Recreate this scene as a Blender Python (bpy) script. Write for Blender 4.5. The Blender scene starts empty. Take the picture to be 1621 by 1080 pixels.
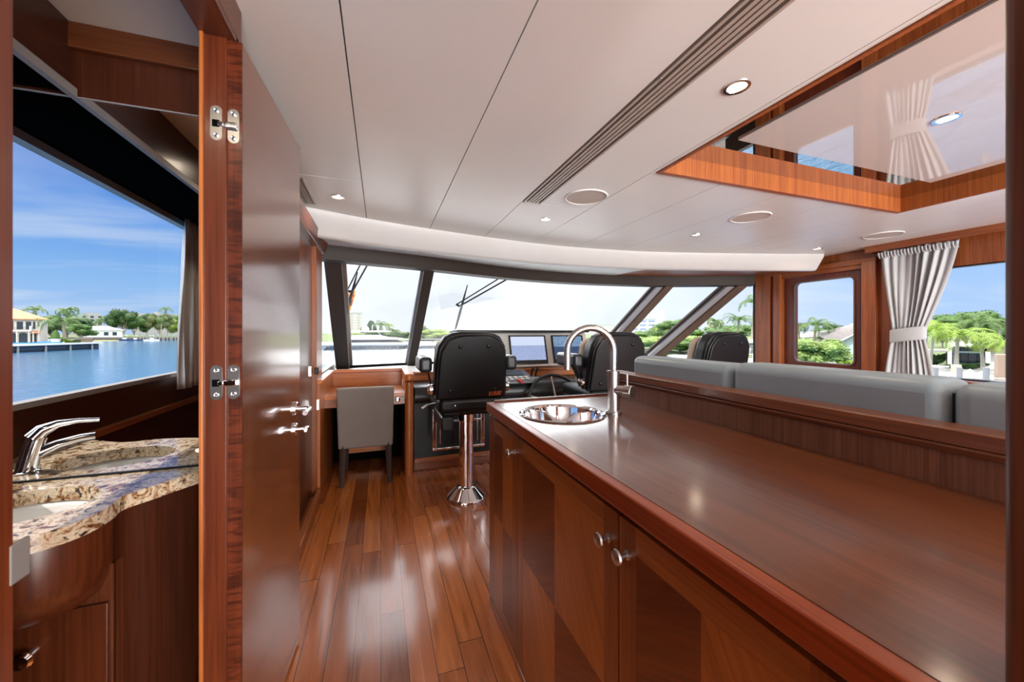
import bpy, math, random
from mathutils import Vector, Matrix
sc = bpy.context.scene
col = sc.collection
R = math.radians
random.seed(7)

# ------------------------------------------------------------------ camera
YAW = R(19.1)            # the camera looks a little to starboard of the bow (+Y is forward, +X starboard)
FPX, HY, CX, CAMZ = 600.0, 526.0, 810.5, 1.25
cd = bpy.data.cameras.new('camera')
cam = bpy.data.objects.new('camera', cd); col.objects.link(cam)
cam.location = (0, 0, CAMZ); cam.rotation_euler = (R(90), 0, -YAW)
cd.sensor_width = 36; cd.lens = FPX / 1621 * 36
cd.shift_y = -(540 - HY) / 1621
cd.clip_start = .02; cd.clip_end = 3000
cd.dof.use_dof = True; cd.dof.focus_distance = 2.6; cd.dof.aperture_fstop = 7.0
sc.camera = cam

# ------------------------------------------------------------------ view
sc.view_settings.view_transform = 'Standard'; sc.view_settings.look = 'None'
sc.view_settings.gamma = 1; sc.view_settings.use_curve_mapping = False
sc.view_settings.exposure = 1.0
sc.cycles.max_bounces = 12; sc.cycles.diffuse_bounces = 6; sc.cycles.glossy_bounces = 6
sc.cycles.transparent_max_bounces = 16; sc.cycles.sample_clamp_indirect = 8
sc.cycles.caustics_reflective = False; sc.cycles.caustics_refractive = False
sc.cycles.use_denoising = True

# ------------------------------------------------------------------ node helpers
def newmat(name):
    m = bpy.data.materials.new(name); m.use_nodes = True
    nt = m.node_tree; nt.nodes.clear()
    return m, nt
def N(nt, typ, **kw):
    n = nt.nodes.new(typ)
    for k, v in kw.items():
        if k in n.inputs: n.inputs[k].default_value = v
        else: setattr(n, k, v)
    return n
def L(nt, a, b): nt.links.new(a, b)
def math_(nt, op, a, b=None, c=None):
    n = nt.nodes.new('ShaderNodeMath'); n.operation = op
    for i, x in enumerate((a, b, c)):
        if x is None: continue
        if isinstance(x, (int, float)): n.inputs[i].default_value = x
        else: L(nt, x, n.inputs[i])
    return n.outputs[0]
def ramp(nt, fac, stops):
    n = nt.nodes.new('ShaderNodeValToRGB'); e = n.color_ramp.elements
    while len(e) < len(stops): e.new(.5)
    for i, (p, c) in enumerate(stops):
        e[i].position = p; e[i].color = (c[0], c[1], c[2], 1)
    if fac is not None: L(nt, fac, n.inputs[0])
    return n.outputs[0]
def mixc(nt, fac, a, b, blend='MIX'):
    n = nt.nodes.new('ShaderNodeMix'); n.data_type = 'RGBA'; n.blend_type = blend
    for s, x in ((0, fac), (6, a), (7, b)):
        if isinstance(x, (int, float)): n.inputs[s].default_value = x
        elif isinstance(x, tuple): n.inputs[s].default_value = (x[0], x[1], x[2], 1)
        else: L(nt, x, n.inputs[s])
    return n.outputs[2]
def bsdf(nt, color=None, rough=.5, metal=0, coat=0, coat_rough=.1, spec=.5, **kw):
    b = nt.nodes.new('ShaderNodeBsdfPrincipled')
    if isinstance(color, tuple): b.inputs['Base Color'].default_value = (*color[:3], 1)
    elif color is not None: L(nt, color, b.inputs['Base Color'])
    b.inputs['Roughness'].default_value = rough; b.inputs['Metallic'].default_value = metal
    b.inputs['Coat Weight'].default_value = coat; b.inputs['Coat Roughness'].default_value = coat_rough
    b.inputs['Specular IOR Level'].default_value = spec
    for k, v in kw.items(): b.inputs[k].default_value = v
    o = nt.nodes.new('ShaderNodeOutputMaterial'); L(nt, b.outputs[0], o.inputs[0])
    return b

# ------------------------------------------------------------------ world: a sky, hazier over the bow, deep blue astern
def make_world():
    w = bpy.data.worlds.new('sky'); sc.world = w; w.use_nodes = True
    nt = w.node_tree; nt.nodes.clear()
    tc = N(nt, 'ShaderNodeTexCoord'); sp = N(nt, 'ShaderNodeSeparateXYZ'); L(nt, tc.outputs['Generated'], sp.inputs[0])
    x, y, z = sp.outputs
    zz = math_(nt, 'MAXIMUM', z, 0.0)
    blue = ramp(nt, zz, [(0, (.47, .66, .95)), (.10, (.30, .55, .93)), (.22, (.10, .33, .84)), (.31, (.035, .19, .68)), (.38, (.55, .68, .88)), (1, (.8, .85, .9))])
    # wispy clouds on a plane high above
    d = math_(nt, 'ADD', zz, .12)
    cx = math_(nt, 'DIVIDE', x, d); cy = math_(nt, 'DIVIDE', y, d)
    cb = N(nt, 'ShaderNodeCombineXYZ'); L(nt, cx, cb.inputs[0]); L(nt, cy, cb.inputs[1])
    mp = N(nt, 'ShaderNodeMapping'); mp.inputs['Scale'].default_value = (.35, .9, 1); mp.inputs['Rotation'].default_value = (0, 0, .5)
    L(nt, cb.outputs[0], mp.inputs[0])
    no = N(nt, 'ShaderNodeTexNoise', Scale=1.0, Detail=8.0, Roughness=.55, Distortion=.4); L(nt, mp.outputs[0], no.inputs['Vector'])
    cl = ramp(nt, no.outputs[0], [(.44, (0, 0, 0)), (.68, (1, 1, 1))])
    cl2 = math_(nt, 'MULTIPLY', cl, .75)
    c = mixc(nt, cl2, blue, (.80, .87, .97))
    # haze towards the bow
    fwd = N(nt, 'ShaderNodeMapRange', interpolation_type='SMOOTHSTEP'); L(nt, y, fwd.inputs[0])
    fwd.inputs[1].default_value = .35; fwd.inputs[2].default_value = .85
    no2 = N(nt, 'ShaderNodeTexNoise', Scale=2.2, Detail=6.0, Roughness=.5); L(nt, tc.outputs['Generated'], no2.inputs['Vector'])
    hz = ramp(nt, no2.outputs[0], [(.38, (.93, .99, 1.09)), (.6, (1.22, 1.23, 1.24))])
    up = N(nt, 'ShaderNodeMapRange', interpolation_type='SMOOTHSTEP'); L(nt, z, up.inputs[0]); up.inputs[1].default_value = .15; up.inputs[2].default_value = .26
    hz = mixc(nt, up.outputs[0], hz, (9.5, 9.7, 9.9))  # sky band above the windscreen view, boosted to brighten the cabin
    c = mixc(nt, fwd.outputs[0], c, hz)
    # starboard side a little paler
    stb = N(nt, 'ShaderNodeMapRange'); L(nt, x, stb.inputs[0]); stb.inputs[1].default_value = .3; stb.inputs[2].default_value = 1.0
    stb.inputs[4].default_value = .45
    c = mixc(nt, stb.outputs[0], c, (.55, .70, .98))
    # the sky high overhead is much brighter (boosted out of view to light the cabin)
    hi = N(nt, 'ShaderNodeMapRange', interpolation_type='SMOOTHSTEP'); L(nt, z, hi.inputs[0]); hi.inputs[1].default_value = .35; hi.inputs[2].default_value = .50
    c = mixc(nt, hi.outputs[0], c, (SKY_HI, SKY_HI * 1.0, SKY_HI * 1.02))
    bg = N(nt, 'ShaderNodeBackground'); L(nt, c, bg.inputs[0]); bg.inputs[1].default_value = SKY
    o = N(nt, 'ShaderNodeOutputWorld'); L(nt, bg.outputs[0], o.inputs[0])
SKY, SKY_HI = .52, 3.0
make_world()

def light(name, typ, loc, rot=(0, 0, 0), energy=10, color=(1, 1, 1), **kw):
    d = bpy.data.lights.new(name, typ); d.energy = energy; d.color = color
    for k, v in kw.items(): setattr(d, k, v)
    o = bpy.data.objects.new(name, d); col.objects.link(o); o.location = loc; o.rotation_euler = rot
    return o
sun_dir = Vector((-.50, -.28, 1.0)).normalized()       # towards the sun: port side, a little aft, high
light('sun', 'SUN', (0, 0, 20), sun_dir.to_track_quat('Z', 'Y').to_euler(), 2.0, (1, .95, .86), angle=R(.6))
# daylight portals in the window openings (they only guide sampling of the sky)
def portal(name, loc, rot, sx, sy):
    o = light(name, 'AREA', loc, rot, 1, shape='RECTANGLE', size=sx, size_y=sy)
    o.data.cycles.is_portal = True
portal('portal_bow', (2.1, 4.75, 1.35), (R(-62), 0, 0), 5.2, 1.6)
portal('portal_starboard', (4.78, -.2, 1.33), (0, R(90), 0), 1.0, 4.8)
light('stern_fill_light', 'AREA', (2.1, -3.93, 1.05), (R(112), 0, 0), 300, (1, .985, .955), shape='RECTANGLE', size=4.0, size_y=1.85)  # added area lamp inside the stern doors, filling the cabin with light
portal('portal_head', (-1.16, .66, 1.45), (0, R(-90), 0), .9, 1.35)

# ------------------------------------------------------------------ picture -> place helper (used for far scenery bearings)
ca, sa = math.cos(YAW), math.sin(YAW)
YM = 1.38                                             # plane of the vanity mirror
def at(u, t, z, mirrored=False):
    cx = (u - CX) / FPX * t
    x, y = sa * t + ca * cx, ca * t - sa * cx
    if mirrored: y = 2 * YM - y
    return Vector((x, y, z))
def zat(v, t): return CAMZ + (HY - v) / FPX * t

# ------------------------------------------------------------------ mesh builder
class MB:
    def __init__(s): s.v = []; s.f = []; s.m = []; s.mi = 0
    def mat(s, i): s.mi = i; return s
    def add(s, vs, fs):
        b = len(s.v); s.v += [Vector(p) for p in vs]
        for f in fs: s.f.append(tuple(b + i for i in f)); s.m.append(s.mi)
        return s
    def box(s, x0, x1, y0, y1, z0, z1):
        vs = [(x, y, z) for z in (z0, z1) for y in (y0, y1) for x in (x0, x1)]
        return s.add(vs, [(0, 2, 3, 1), (4, 5, 7, 6), (0, 1, 5, 4), (2, 6, 7, 3), (0, 4, 6, 2), (1, 3, 7, 5)])
    def obox(s, M, hx, hy, hz):
        vs = [M @ Vector((x, y, z)) for z in (-hz, hz) for y in (-hy, hy) for x in (-hx, hx)]
        return s.add(vs, [(0, 2, 3, 1), (4, 5, 7, 6), (0, 1, 5, 4), (2, 6, 7, 3), (0, 4, 6, 2), (1, 3, 7, 5)])
    def beam(s, a, b, w, d, up=(0, 0, 1)):
        a, b = Vector(a), Vector(b); z = (b - a).normalized(); x = z.cross(Vector(up)).normalized(); y = z.cross(x)
        M = Matrix((x, y, z)).transposed().to_4x4(); M.translation = (a + b) / 2
        return s.obox(M, w / 2, d / 2, (b - a).length / 2)
    def tube(s, pts, r, n=12, cap=True, closed=False):
        pts = [Vector(p) for p in pts]; rs = r if isinstance(r, (list, tuple)) else [r] * len(pts)
        k = len(pts); b = len(s.v); prev = None
        for i, p in enumerate(pts):
            if closed: t = pts[(i + 1) % k] - pts[i - 1]
            else: t = pts[min(i + 1, k - 1)] - pts[max(i - 1, 0)]
            t.normalize()
            if prev is None:
                ref = Vector((0, 0, 1)) if abs(t.z) < .9 else Vector((1, 0, 0))
                x = t.cross(ref).normalized()
            else:
                x = (prev - t * prev.dot(t)).normalized()
            prev = x; y = t.cross(x)
            for j in range(n):
                a = 2 * math.pi * j / n
                s.v.append(p + (x * math.cos(a) + y * math.sin(a)) * rs[i])
        for i in range(k if closed else k - 1):
            for j in range(n):
                i2 = (i + 1) % k
                s.f.append((b + i * n + j, b + i * n + (j + 1) % n, b + i2 * n + (j + 1) % n, b + i2 * n + j)); s.m.append(s.mi)
        if cap and not closed:
            s.f.append(tuple(b + j for j in reversed(range(n)))); s.m.append(s.mi)
            s.f.append(tuple(b + (k - 1) * n + j for j in range(n))); s.m.append(s.mi)
        return s
    def lathe(s, prof, n=32, c=(0, 0, 0), axis='Z', cap=True):
        b = len(s.v); c = Vector(c)
        for r, h in prof:
            for j in range(n):
                a = 2 * math.pi * j / n; x, y = r * math.cos(a), r * math.sin(a)
                p = {'Z': (x, y, h), 'X': (h, x, y), 'Y': (y, h, x), '-X': (-h, y, x), '-Y': (x, -h, y)}[axis]
                s.v.append(c + Vector(p))
        for i in range(len(prof) - 1):
            for j in range(n):
                s.f.append((b + i * n + j, b + i * n + (j + 1) % n, b + (i + 1) * n + (j + 1) % n, b + (i + 1) * n + j)); s.m.append(s.mi)
        if cap:
            if prof[0][0] > 1e-4: s.f.append(tuple(b + j for j in reversed(range(n)))); s.m.append(s.mi)
            if prof[-1][0] > 1e-4: s.f.append(tuple(b + (len(prof) - 1) * n + j for j in range(n))); s.m.append(s.mi)
        return s
    def prism(s, poly, z0, z1, M=None):
        n = len(poly); vs = [(p[0], p[1], z0) for p in poly] + [(p[0], p[1], z1) for p in poly]
        if M is not None: vs = [M @ Vector(p) for p in vs]
        fs = [tuple(reversed(range(n))), tuple(range(n, 2 * n))] + [(i, (i + 1) % n, n + (i + 1) % n, n + i) for i in range(n)]
        return s.add(vs, fs)
    def strip(s, rows, closed=False):
        n = len(rows[0]); vs = [p for r in rows for p in r]; fs = []
        for i in range(len(rows) - 1):
            for j in range(n if closed else n - 1):
                fs.append((i * n + j, i * n + (j + 1) % n, (i + 1) * n + (j + 1) % n, (i + 1) * n + j))
        return s.add(vs, fs)
    def ball(s, c, rx, ry, rz, n=16, m=10, M=None, jit=0):
        vs = []; c = Vector(c)
        for i in range(m + 1):
            ph = math.pi * i / m
            for j in range(n):
                a = 2 * math.pi * j / n
                k = 1 + (random.uniform(-jit, jit) if jit else 0)
                p = Vector((rx * math.sin(ph) * math.cos(a), ry * math.sin(ph) * math.sin(a), rz * math.cos(ph))) * k
                vs.append(c + (M @ p if M is not None else p))
        fs = [(i * n + j, (i + 1) * n + j, (i + 1) * n + (j + 1) % n, i * n + (j + 1) % n) for i in range(m) for j in range(n)]
        return s.add(vs, fs)
    def build(s, name, mats, parent=None, origin=None, bevel=0, seg=2, sharp=35, subsurf=0, local=False, thick=0, weld=False):
        me = bpy.data.meshes.new(name)
        off = Vector((0, 0, 0))
        if parent is not None and not local:
            q = parent
            while q is not None: off += q.location; q = q.parent
        elif parent is None and origin is not None: off = Vector(origin)
        me.from_pydata([tuple(p - off) for p in s.v], [], s.f)
        if not isinstance(mats, (list, tuple)): mats = [mats]
        for m in mats: me.materials.append(m)
        me.polygons.foreach_set('material_index', s.m)
        if weld:
            import bmesh
            bm = bmesh.new(); bm.from_mesh(me); bmesh.ops.remove_doubles(bm, verts=bm.verts, dist=1e-5)
            bmesh.ops.recalc_face_normals(bm, faces=bm.faces); bm.to_mesh(me); bm.free()
        me.polygons.foreach_set('use_smooth', [True] * len(me.polygons)); me.set_sharp_from_angle(angle=R(sharp))
        o = bpy.data.objects.new(name, me); col.objects.link(o)
        if parent is not None: o.parent = parent
        elif origin is not None: o.location = off
        if thick:
            k = o.modifiers.new('thick', 'SOLIDIFY'); k.thickness = thick; k.offset = 0
        if bevel:
            k = o.modifiers.new('bevel', 'BEVEL'); k.width = bevel; k.segments = seg; k.limit_method = 'ANGLE'; k.angle_limit = R(40)
            k.harden_normals = False
        if subsurf:
            k = o.modifiers.new('sub', 'SUBSURF'); k.levels = subsurf; k.render_levels = subsurf
        return o
def tag(o, label=None, cat=None, group=None, kind=None):
    if label: o['label'] = label
    if cat: o['category'] = cat
    if group: o['group'] = group
    if kind: o['kind'] = kind
    return o
def empty(name, loc=(0, 0, 0), rz=0, **kw):
    o = bpy.data.objects.new(name, None); col.objects.link(o); o.location = loc; o.rotation_euler = (0, 0, rz); o.empty_display_size = .1
    return tag(o, **kw)
def copy_tree(o, parent=None):
    c = o.copy(); col.objects.link(c)
    if parent is not None: c.parent = parent
    for ch in [q for q in o.children]: copy_tree(ch, c)
    return c
def struct(o, label=None):
    o['kind'] = 'structure'
    if label: o['label'] = label
    return o

# ------------------------------------------------------------------ materials
def wood(name, c1, c2, axis='Z', rough=.34, coat=.15, across=16, along=.9, rot=None, fig=0, coat_rough=.12):
    m, nt = newmat(name)
    tc = N(nt, 'ShaderNodeTexCoord'); src = tc.outputs['Object']
    if rot:
        mr = N(nt, 'ShaderNodeMapping'); mr.inputs['Rotation'].default_value = rot; L(nt, src, mr.inputs[0]); src = mr.outputs[0]
    mp = N(nt, 'ShaderNodeMapping'); s = [across] * 3; s['XYZ'.index(axis)] = along
    mp.inputs['Scale'].default_value = s; L(nt, src, mp.inputs[0])
    n1 = N(nt, 'ShaderNodeTexNoise', Scale=1.0, Detail=5.0, Roughness=.6, Distortion=.3); L(nt, mp.outputs[0], n1.inputs['Vector'])
    c = ramp(nt, n1.outputs[0], [(.3, c2), (.7, c1)])
    mp2 = N(nt, 'ShaderNodeMapping'); s = [across * 9] * 3; s['XYZ'.index(axis)] = along * 4
    mp2.inputs['Scale'].default_value = s; L(nt, src, mp2.inputs[0])
    n2 = N(nt, 'ShaderNodeTexNoise', Scale=1.0, Detail=3.0, Roughness=.5); L(nt, mp2.outputs[0], n2.inputs['Vector'])
    f = ramp(nt, n2.outputs[0], [(.35, (.72, .68, .64)), (.6, (1.06, 1.05, 1.05))])
    c = mixc(nt, 1.0, c, f, 'MULTIPLY')
    if fig:
        mp3 = N(nt, 'ShaderNodeMapping'); s = [9] * 3; s['XYZ'.index(axis)] = 55
        mp3.inputs['Scale'].default_value = s; L(nt, src, mp3.inputs[0])
        n3 = N(nt, 'ShaderNodeTexNoise', Scale=1.0, Detail=3.0, Distortion=1.2); L(nt, mp3.outputs[0], n3.inputs['Vector'])
        c = mixc(nt, fig, c, ramp(nt, n3.outputs[0], [(.4, (.35, .3, .28)), (.58, (1.2, 1.2, 1.2))]), 'MULTIPLY')
    bsdf(nt, c, rough, coat=coat, coat_rough=coat_rough)
    return m
def plain(name, c, rough=.5, metal=0, var=0, scale=8, coat=0, bump=0, bscale=200, spec=.5, **kw):
    m, nt = newmat(name); src = c
    tc = N(nt, 'ShaderNodeTexCoord')
    n = N(nt, 'ShaderNodeTexNoise', Scale=float(scale), Detail=5.0); L(nt, tc.outputs['Object'], n.inputs['Vector'])
    v = max(var, .02)
    src = ramp(nt, n.outputs[0], [(.3, tuple(x * (1 - v) for x in c)), (.7, tuple(x * (1 + v) for x in c))])
    b = bsdf(nt, src, rough, metal, coat=coat, spec=spec, **kw)
    if bump:
        n2 = N(nt, 'ShaderNodeTexNoise', Scale=float(bscale), Detail=2.0); L(nt, tc.outputs['Object'], n2.inputs['Vector'])
        bp = N(nt, 'ShaderNodeBump', Strength=bump, Distance=.002); L(nt, n2.outputs[0], bp.inputs['Height']); L(nt, bp.outputs[0], b.inputs['Normal'])
    return m
def glow(name, c, s):
    m, nt = newmat(name); e = N(nt, 'ShaderNodeEmission', Strength=s); e.inputs[0].default_value = (*c, 1)
    o = N(nt, 'ShaderNodeOutputMaterial'); L(nt, e.outputs[0], o.inputs[0]); return m
M = {}
WL, WD = (.34, .105, .030), (.20, .050, .013)
M['wood_z'] = wood('mahogany upright grain', WL, WD, 'Z')
M['wood_y'] = wood('mahogany fore and aft grain', WL, WD, 'Y')
M['wood_x'] = wood('mahogany athwart grain', WL, WD, 'X')
M['wood_dark_z'] = wood('dark mahogany upright grain', (.13, .035, .013), (.065, .016, .007), 'Z')
M['wood_dark_y'] = wood('dark mahogany lengthwise grain', (.15, .04, .014), (.08, .02, .008), 'Y')
M['door_z'] = wood('door veneer', (.20, .062, .020), (.155, .044, .013), 'Z', rough=.20, coat=1.0, across=30, coat_rough=.12)
M['figured'] = wood('figured mahogany', (.12, .024, .007), (.08, .015, .005), 'Z', fig=.8)
M['frame_z'] = wood('door frame mahogany', (.13, .026, .006), (.08, .014, .003), 'Z')
M['strike'] = plain('strike plate metal', (.17, .155, .145), .5, spec=.3)
M['post'] = wood('near post wood', (.17, .065, .030), (.12, .042, .018), 'Z', rough=.4)
M['edge_z'] = wood('edge lipping', (.42, .13, .03), (.30, .085, .02), 'Z')
M['top_y'] = wood('worktop veneer', (.155, .043, .010), (.10, .025, .006), 'Y', rough=.34, coat=.7, across=12, coat_rough=.13)
M['top_edge'] = wood('worktop edge', (.34, .066, .013), (.24, .040, .008), 'Y', rough=.3)
M['cab_z'] = wood('cabinet frame upright', (.26, .072, .013), (.17, .042, .008), 'Z')
M['cab_y'] = wood('cabinet frame rail', (.36, .112, .021), (.24, .068, .013), 'Y')
M['q_a'] = wood('veneer quarter rising', (.165, .036, .007), (.10, .019, .004), 'Z', rot=(R(-60), 0, 0), across=14)
M['q_b'] = wood('veneer quarter falling', (.40, .125, .022), (.26, .073, .013), 'Z', rot=(R(30), 0, 0), across=14)
M['back_z'] = wood('upstand veneer', (.235, .10, .05), (.155, .058, .028), 'Z', across=22, rough=.45, coat=.1)
M['orange_x'] = wood('sunlit tone mahogany', (.60, .20, .045), (.42, .12, .025), 'X')  # mahogany with the sun's brightness put into its colour
M['orange_y'] = wood('sunlit tone mahogany lengthwise', (.60, .20, .045), (.42, .12, .025), 'Y')
M['orange_z'] = wood('sunlit tone mahogany upright', (.50, .17, .045), (.34, .10, .025), 'Z')
M['orange_skyl'] = wood('skylight coaming cherry', (.46, .14, .03), (.30, .075, .016), 'Z', across=20, coat=.05, rough=.5)
M['white'] = plain('white headliner', (.81, .86, .855), .33, var=.02, scale=2.5, bump=.12, bscale=60)
M['fascia'] = plain('fascia lacquer', (.60, .60, .59), .32)
M['white2'] = plain('white lacquer', (.80, .80, .78), .3)
M['greywhite'] = plain('light grey trim', (.30, .275, .26), .5, spec=.3)
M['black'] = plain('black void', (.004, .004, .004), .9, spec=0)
M['steel'] = plain('brushed nickel', (.50, .485, .47), .30, 1)
M['chrome'] = plain('polished chrome', (.82, .82, .84), .05, 1)
M['leather'] = plain('black leather', (.005, .0055, .007), .42, spec=.28, bump=.25, bscale=260)
M['leather_soft'] = plain('grey black leather', (.016, .018, .021), .36, spec=.4)
M['plastic'] = plain('black plastic', (.008, .008, .009), .35, spec=.3)
M['frame_dark'] = plain('taupe window frame', (.034, .024, .019), .5, var=.04, spec=.2)
M['frame_lit'] = plain('lit side of window frame', (.33, .33, .36), .45, var=.03)  # grey stands for the brightly lit faces of the mullions
M['frame_brown'] = plain('brown frame lining', (.115, .072, .05), .5, var=.04, spec=.3)
M['frame_mid'] = plain('brown grey window frame', (.15, .105, .085), .5, var=.04, spec=.3)
M['dash'] = plain('light dash moulding', (.52, .52, .50), .45)
M['dash_grey'] = plain('grey dash pad', (.07, .08, .085), .4)
M['cushion'] = plain('grey upholstery leather', (.30, .395, .45), .36, var=.08, scale=5)
M['chair_grey'] = plain('grey chair fabric', (.20, .175, .158), .75, var=.05, scale=9, bump=.2, bscale=400)
M['beige'] = plain('beige cushion cover', (.42, .34, .27), .7, var=.08)
M['curtain'] = plain('pale grey curtain', (.50, .54, .56), .75, var=.03, **{'Sheen Weight': .2})
M['curtain2'] = plain('white curtain', (.62, .60, .58), .75, var=.04)
M['speaker'] = plain('speaker cloth', (.60, .57, .52), .6, bump=.3, bscale=900)
M['vent'] = plain('bronze grey aluminium', (.50, .46, .41), .4, .2)
M['porcelain'] = plain('white porcelain', (.72, .71, .68), .12)
M['orange_logo'] = plain('orange thread', (.75, .16, .03), .5)
M['red'] = plain('red plastic', (.6, .03, .03), .4)
M['silver_key'] = plain('pale keys', (.7, .7, .68), .4)
m, nt = newmat('mirror'); bsdf(nt, (.90, .91, .92), .0, 1); M['mirror'] = m
m, nt = newmat('tinted mirror'); bsdf(nt, (.62, .60, .58), .0, 1); M['mirror_tint'] = m
def glass(name, tint=(.97, .985, 1.0), refl=.05):
    m, nt = newmat(name)
    tr = N(nt, 'ShaderNodeBsdfTransparent'); tr.inputs[0].default_value = (*tint, 1)
    gl = N(nt, 'ShaderNodeBsdfGlossy', Roughness=.0); fr = N(nt, 'ShaderNodeFresnel', IOR=1.35)
    f = math_(nt, 'MULTIPLY', fr.outputs[0], .2)
    mx = N(nt, 'ShaderNodeMixShader'); L(nt, f, mx.inputs[0]); L(nt, tr.outputs[0], mx.inputs[1]); L(nt, gl.outputs[0], mx.inputs[2])
    o = N(nt, 'ShaderNodeOutputMaterial'); L(nt, mx.outputs[0], o.inputs[0]); return m
M['glass'] = glass('window glass')
def planks():
    m, nt = newmat('mahogany floor planks')
    W, LN = .0985, 1.25
    tc = N(nt, 'ShaderNodeTexCoord'); sp = N(nt, 'ShaderNodeSeparateXYZ'); L(nt, tc.outputs['Object'], sp.inputs[0])
    fx = math_(nt, 'DIVIDE', sp.outputs[0], W); row = math_(nt, 'FLOOR', fx)
    wn = N(nt, 'ShaderNodeTexWhiteNoise', noise_dimensions='1D'); L(nt, row, wn.inputs['W'])
    fy = math_(nt, 'ADD', math_(nt, 'DIVIDE', sp.outputs[1], LN), wn.outputs[0]); cl = math_(nt, 'FLOOR', fy)
    cb = N(nt, 'ShaderNodeCombineXYZ'); L(nt, row, cb.inputs[0]); L(nt, cl, cb.inputs[1])
    w2 = N(nt, 'ShaderNodeTexWhiteNoise', noise_dimensions='2D'); L(nt, cb.outputs[0], w2.inputs['Vector'])
    base = ramp(nt, w2.outputs[0], [(0, (.22, .058, .014)), (.5, (.37, .105, .025)), (1, (.52, .17, .042))])
    gx = math_(nt, 'ADD', math_(nt, 'MULTIPLY', sp.outputs[0], 26), math_(nt, 'MULTIPLY', w2.outputs[0], 60))
    gy = math_(nt, 'MULTIPLY', sp.outputs[1], 1.6)
    cg = N(nt, 'ShaderNodeCombineXYZ'); L(nt, gx, cg.inputs[0]); L(nt, gy, cg.inputs[1])
    n = N(nt, 'ShaderNodeTexNoise', Scale=1.0, Detail=7.0, Roughness=.62, Distortion=.8); L(nt, cg.outputs[0], n.inputs['Vector'])
    g = ramp(nt, n.outputs[0], [(.3, (.55, .5, .47)), (.5, (1, 1, 1)), (.72, (1.25, 1.22, 1.15))])
    c = mixc(nt, 1.0, base, g, 'MULTIPLY')
    ex = math_(nt, 'ABSOLUTE', math_(nt, 'SUBTRACT', math_(nt, 'FRACT', fx), .5))
    ey = math_(nt, 'ABSOLUTE', math_(nt, 'SUBTRACT', math_(nt, 'FRACT', fy), .5))
    gr = math_(nt, 'MAXIMUM', math_(nt, 'GREATER_THAN', ex, .487), math_(nt, 'GREATER_THAN', ey, .4988))
    c = mixc(nt, gr, c, (.03, .012, .006))
    b = bsdf(nt, c, .2, coat=1.0, coat_rough=.12)
    rg = math_(nt, 'ADD', math_(nt, 'MULTIPLY', n.outputs[0], .22), .13); L(nt, rg, b.inputs['Roughness'])
    bp = N(nt, 'ShaderNodeBump', Strength=.6, Distance=.0015); L(nt, math_(nt, 'SUBTRACT', 1.0, gr), bp.inputs['Height']); L(nt, bp.outputs[0], b.inputs['Normal'])
    return m
M['planks'] = planks()
def granite():
    m, nt = newmat('cream and brown granite')
    tc = N(nt, 'ShaderNodeTexCoord')
    n1 = N(nt, 'ShaderNodeTexNoise', Scale=26.0, Detail=8.0, Roughness=.7, Distortion=1.5); L(nt, tc.outputs['Object'], n1.inputs['Vector'])
    c = ramp(nt, n1.outputs[0], [(.35, (.015, .01, .008)), (.42, (.22, .09, .03)), (.48, (.50, .36, .22)), (.54, (.70, .60, .46)), (.62, (.42, .22, .08)), (.70, (.12, .08, .06))])
    n2 = N(nt, 'ShaderNodeTexNoise', Scale=70.0, Detail=4.0, Roughness=.6); L(nt, tc.outputs['Object'], n2.inputs['Vector'])
    k = ramp(nt, n2.outputs[0], [(.34, (0, 0, 0)), (.4, (1, 1, 1))])
    c = mixc(nt, k, (.03, .022, .02), c)
    bsdf(nt, c, .18, coat=.25, coat_rough=.03); return m
M['granite'] = granite()
def panel_gloss():
    m, nt = newmat('glossy white ceiling panel')
    d = N(nt, 'ShaderNodeBsdfDiffuse'); d.inputs[0].default_value = (.72, .73, .72, 1)
    g = N(nt, 'ShaderNodeBsdfGlossy', Roughness=.015); g.inputs[0].default_value = (1, 1, 1, 1)
    fr = N(nt, 'ShaderNodeFresnel', IOR=2.5); mx = N(nt, 'ShaderNodeMixShader')
    L(nt, fr.outputs[0], mx.inputs[0]); L(nt, d.outputs[0], mx.inputs[1]); L(nt, g.outputs[0], mx.inputs[2])
    o = N(nt, 'ShaderNodeOutputMaterial'); L(nt, mx.outputs[0], o.inputs[0]); return m
M['panel'] = panel_gloss()
# ================================================================== SETTING
CZ = 2.10
PW = -.52      # port wall of the pilothouse
SX = 4.70      # starboard wall
MB().box(-1.2, 4.8, -4.2, 5.35, -.04, 0).build('floor', M['planks'])
struct(bpy.data.objects['floor'])

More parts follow.
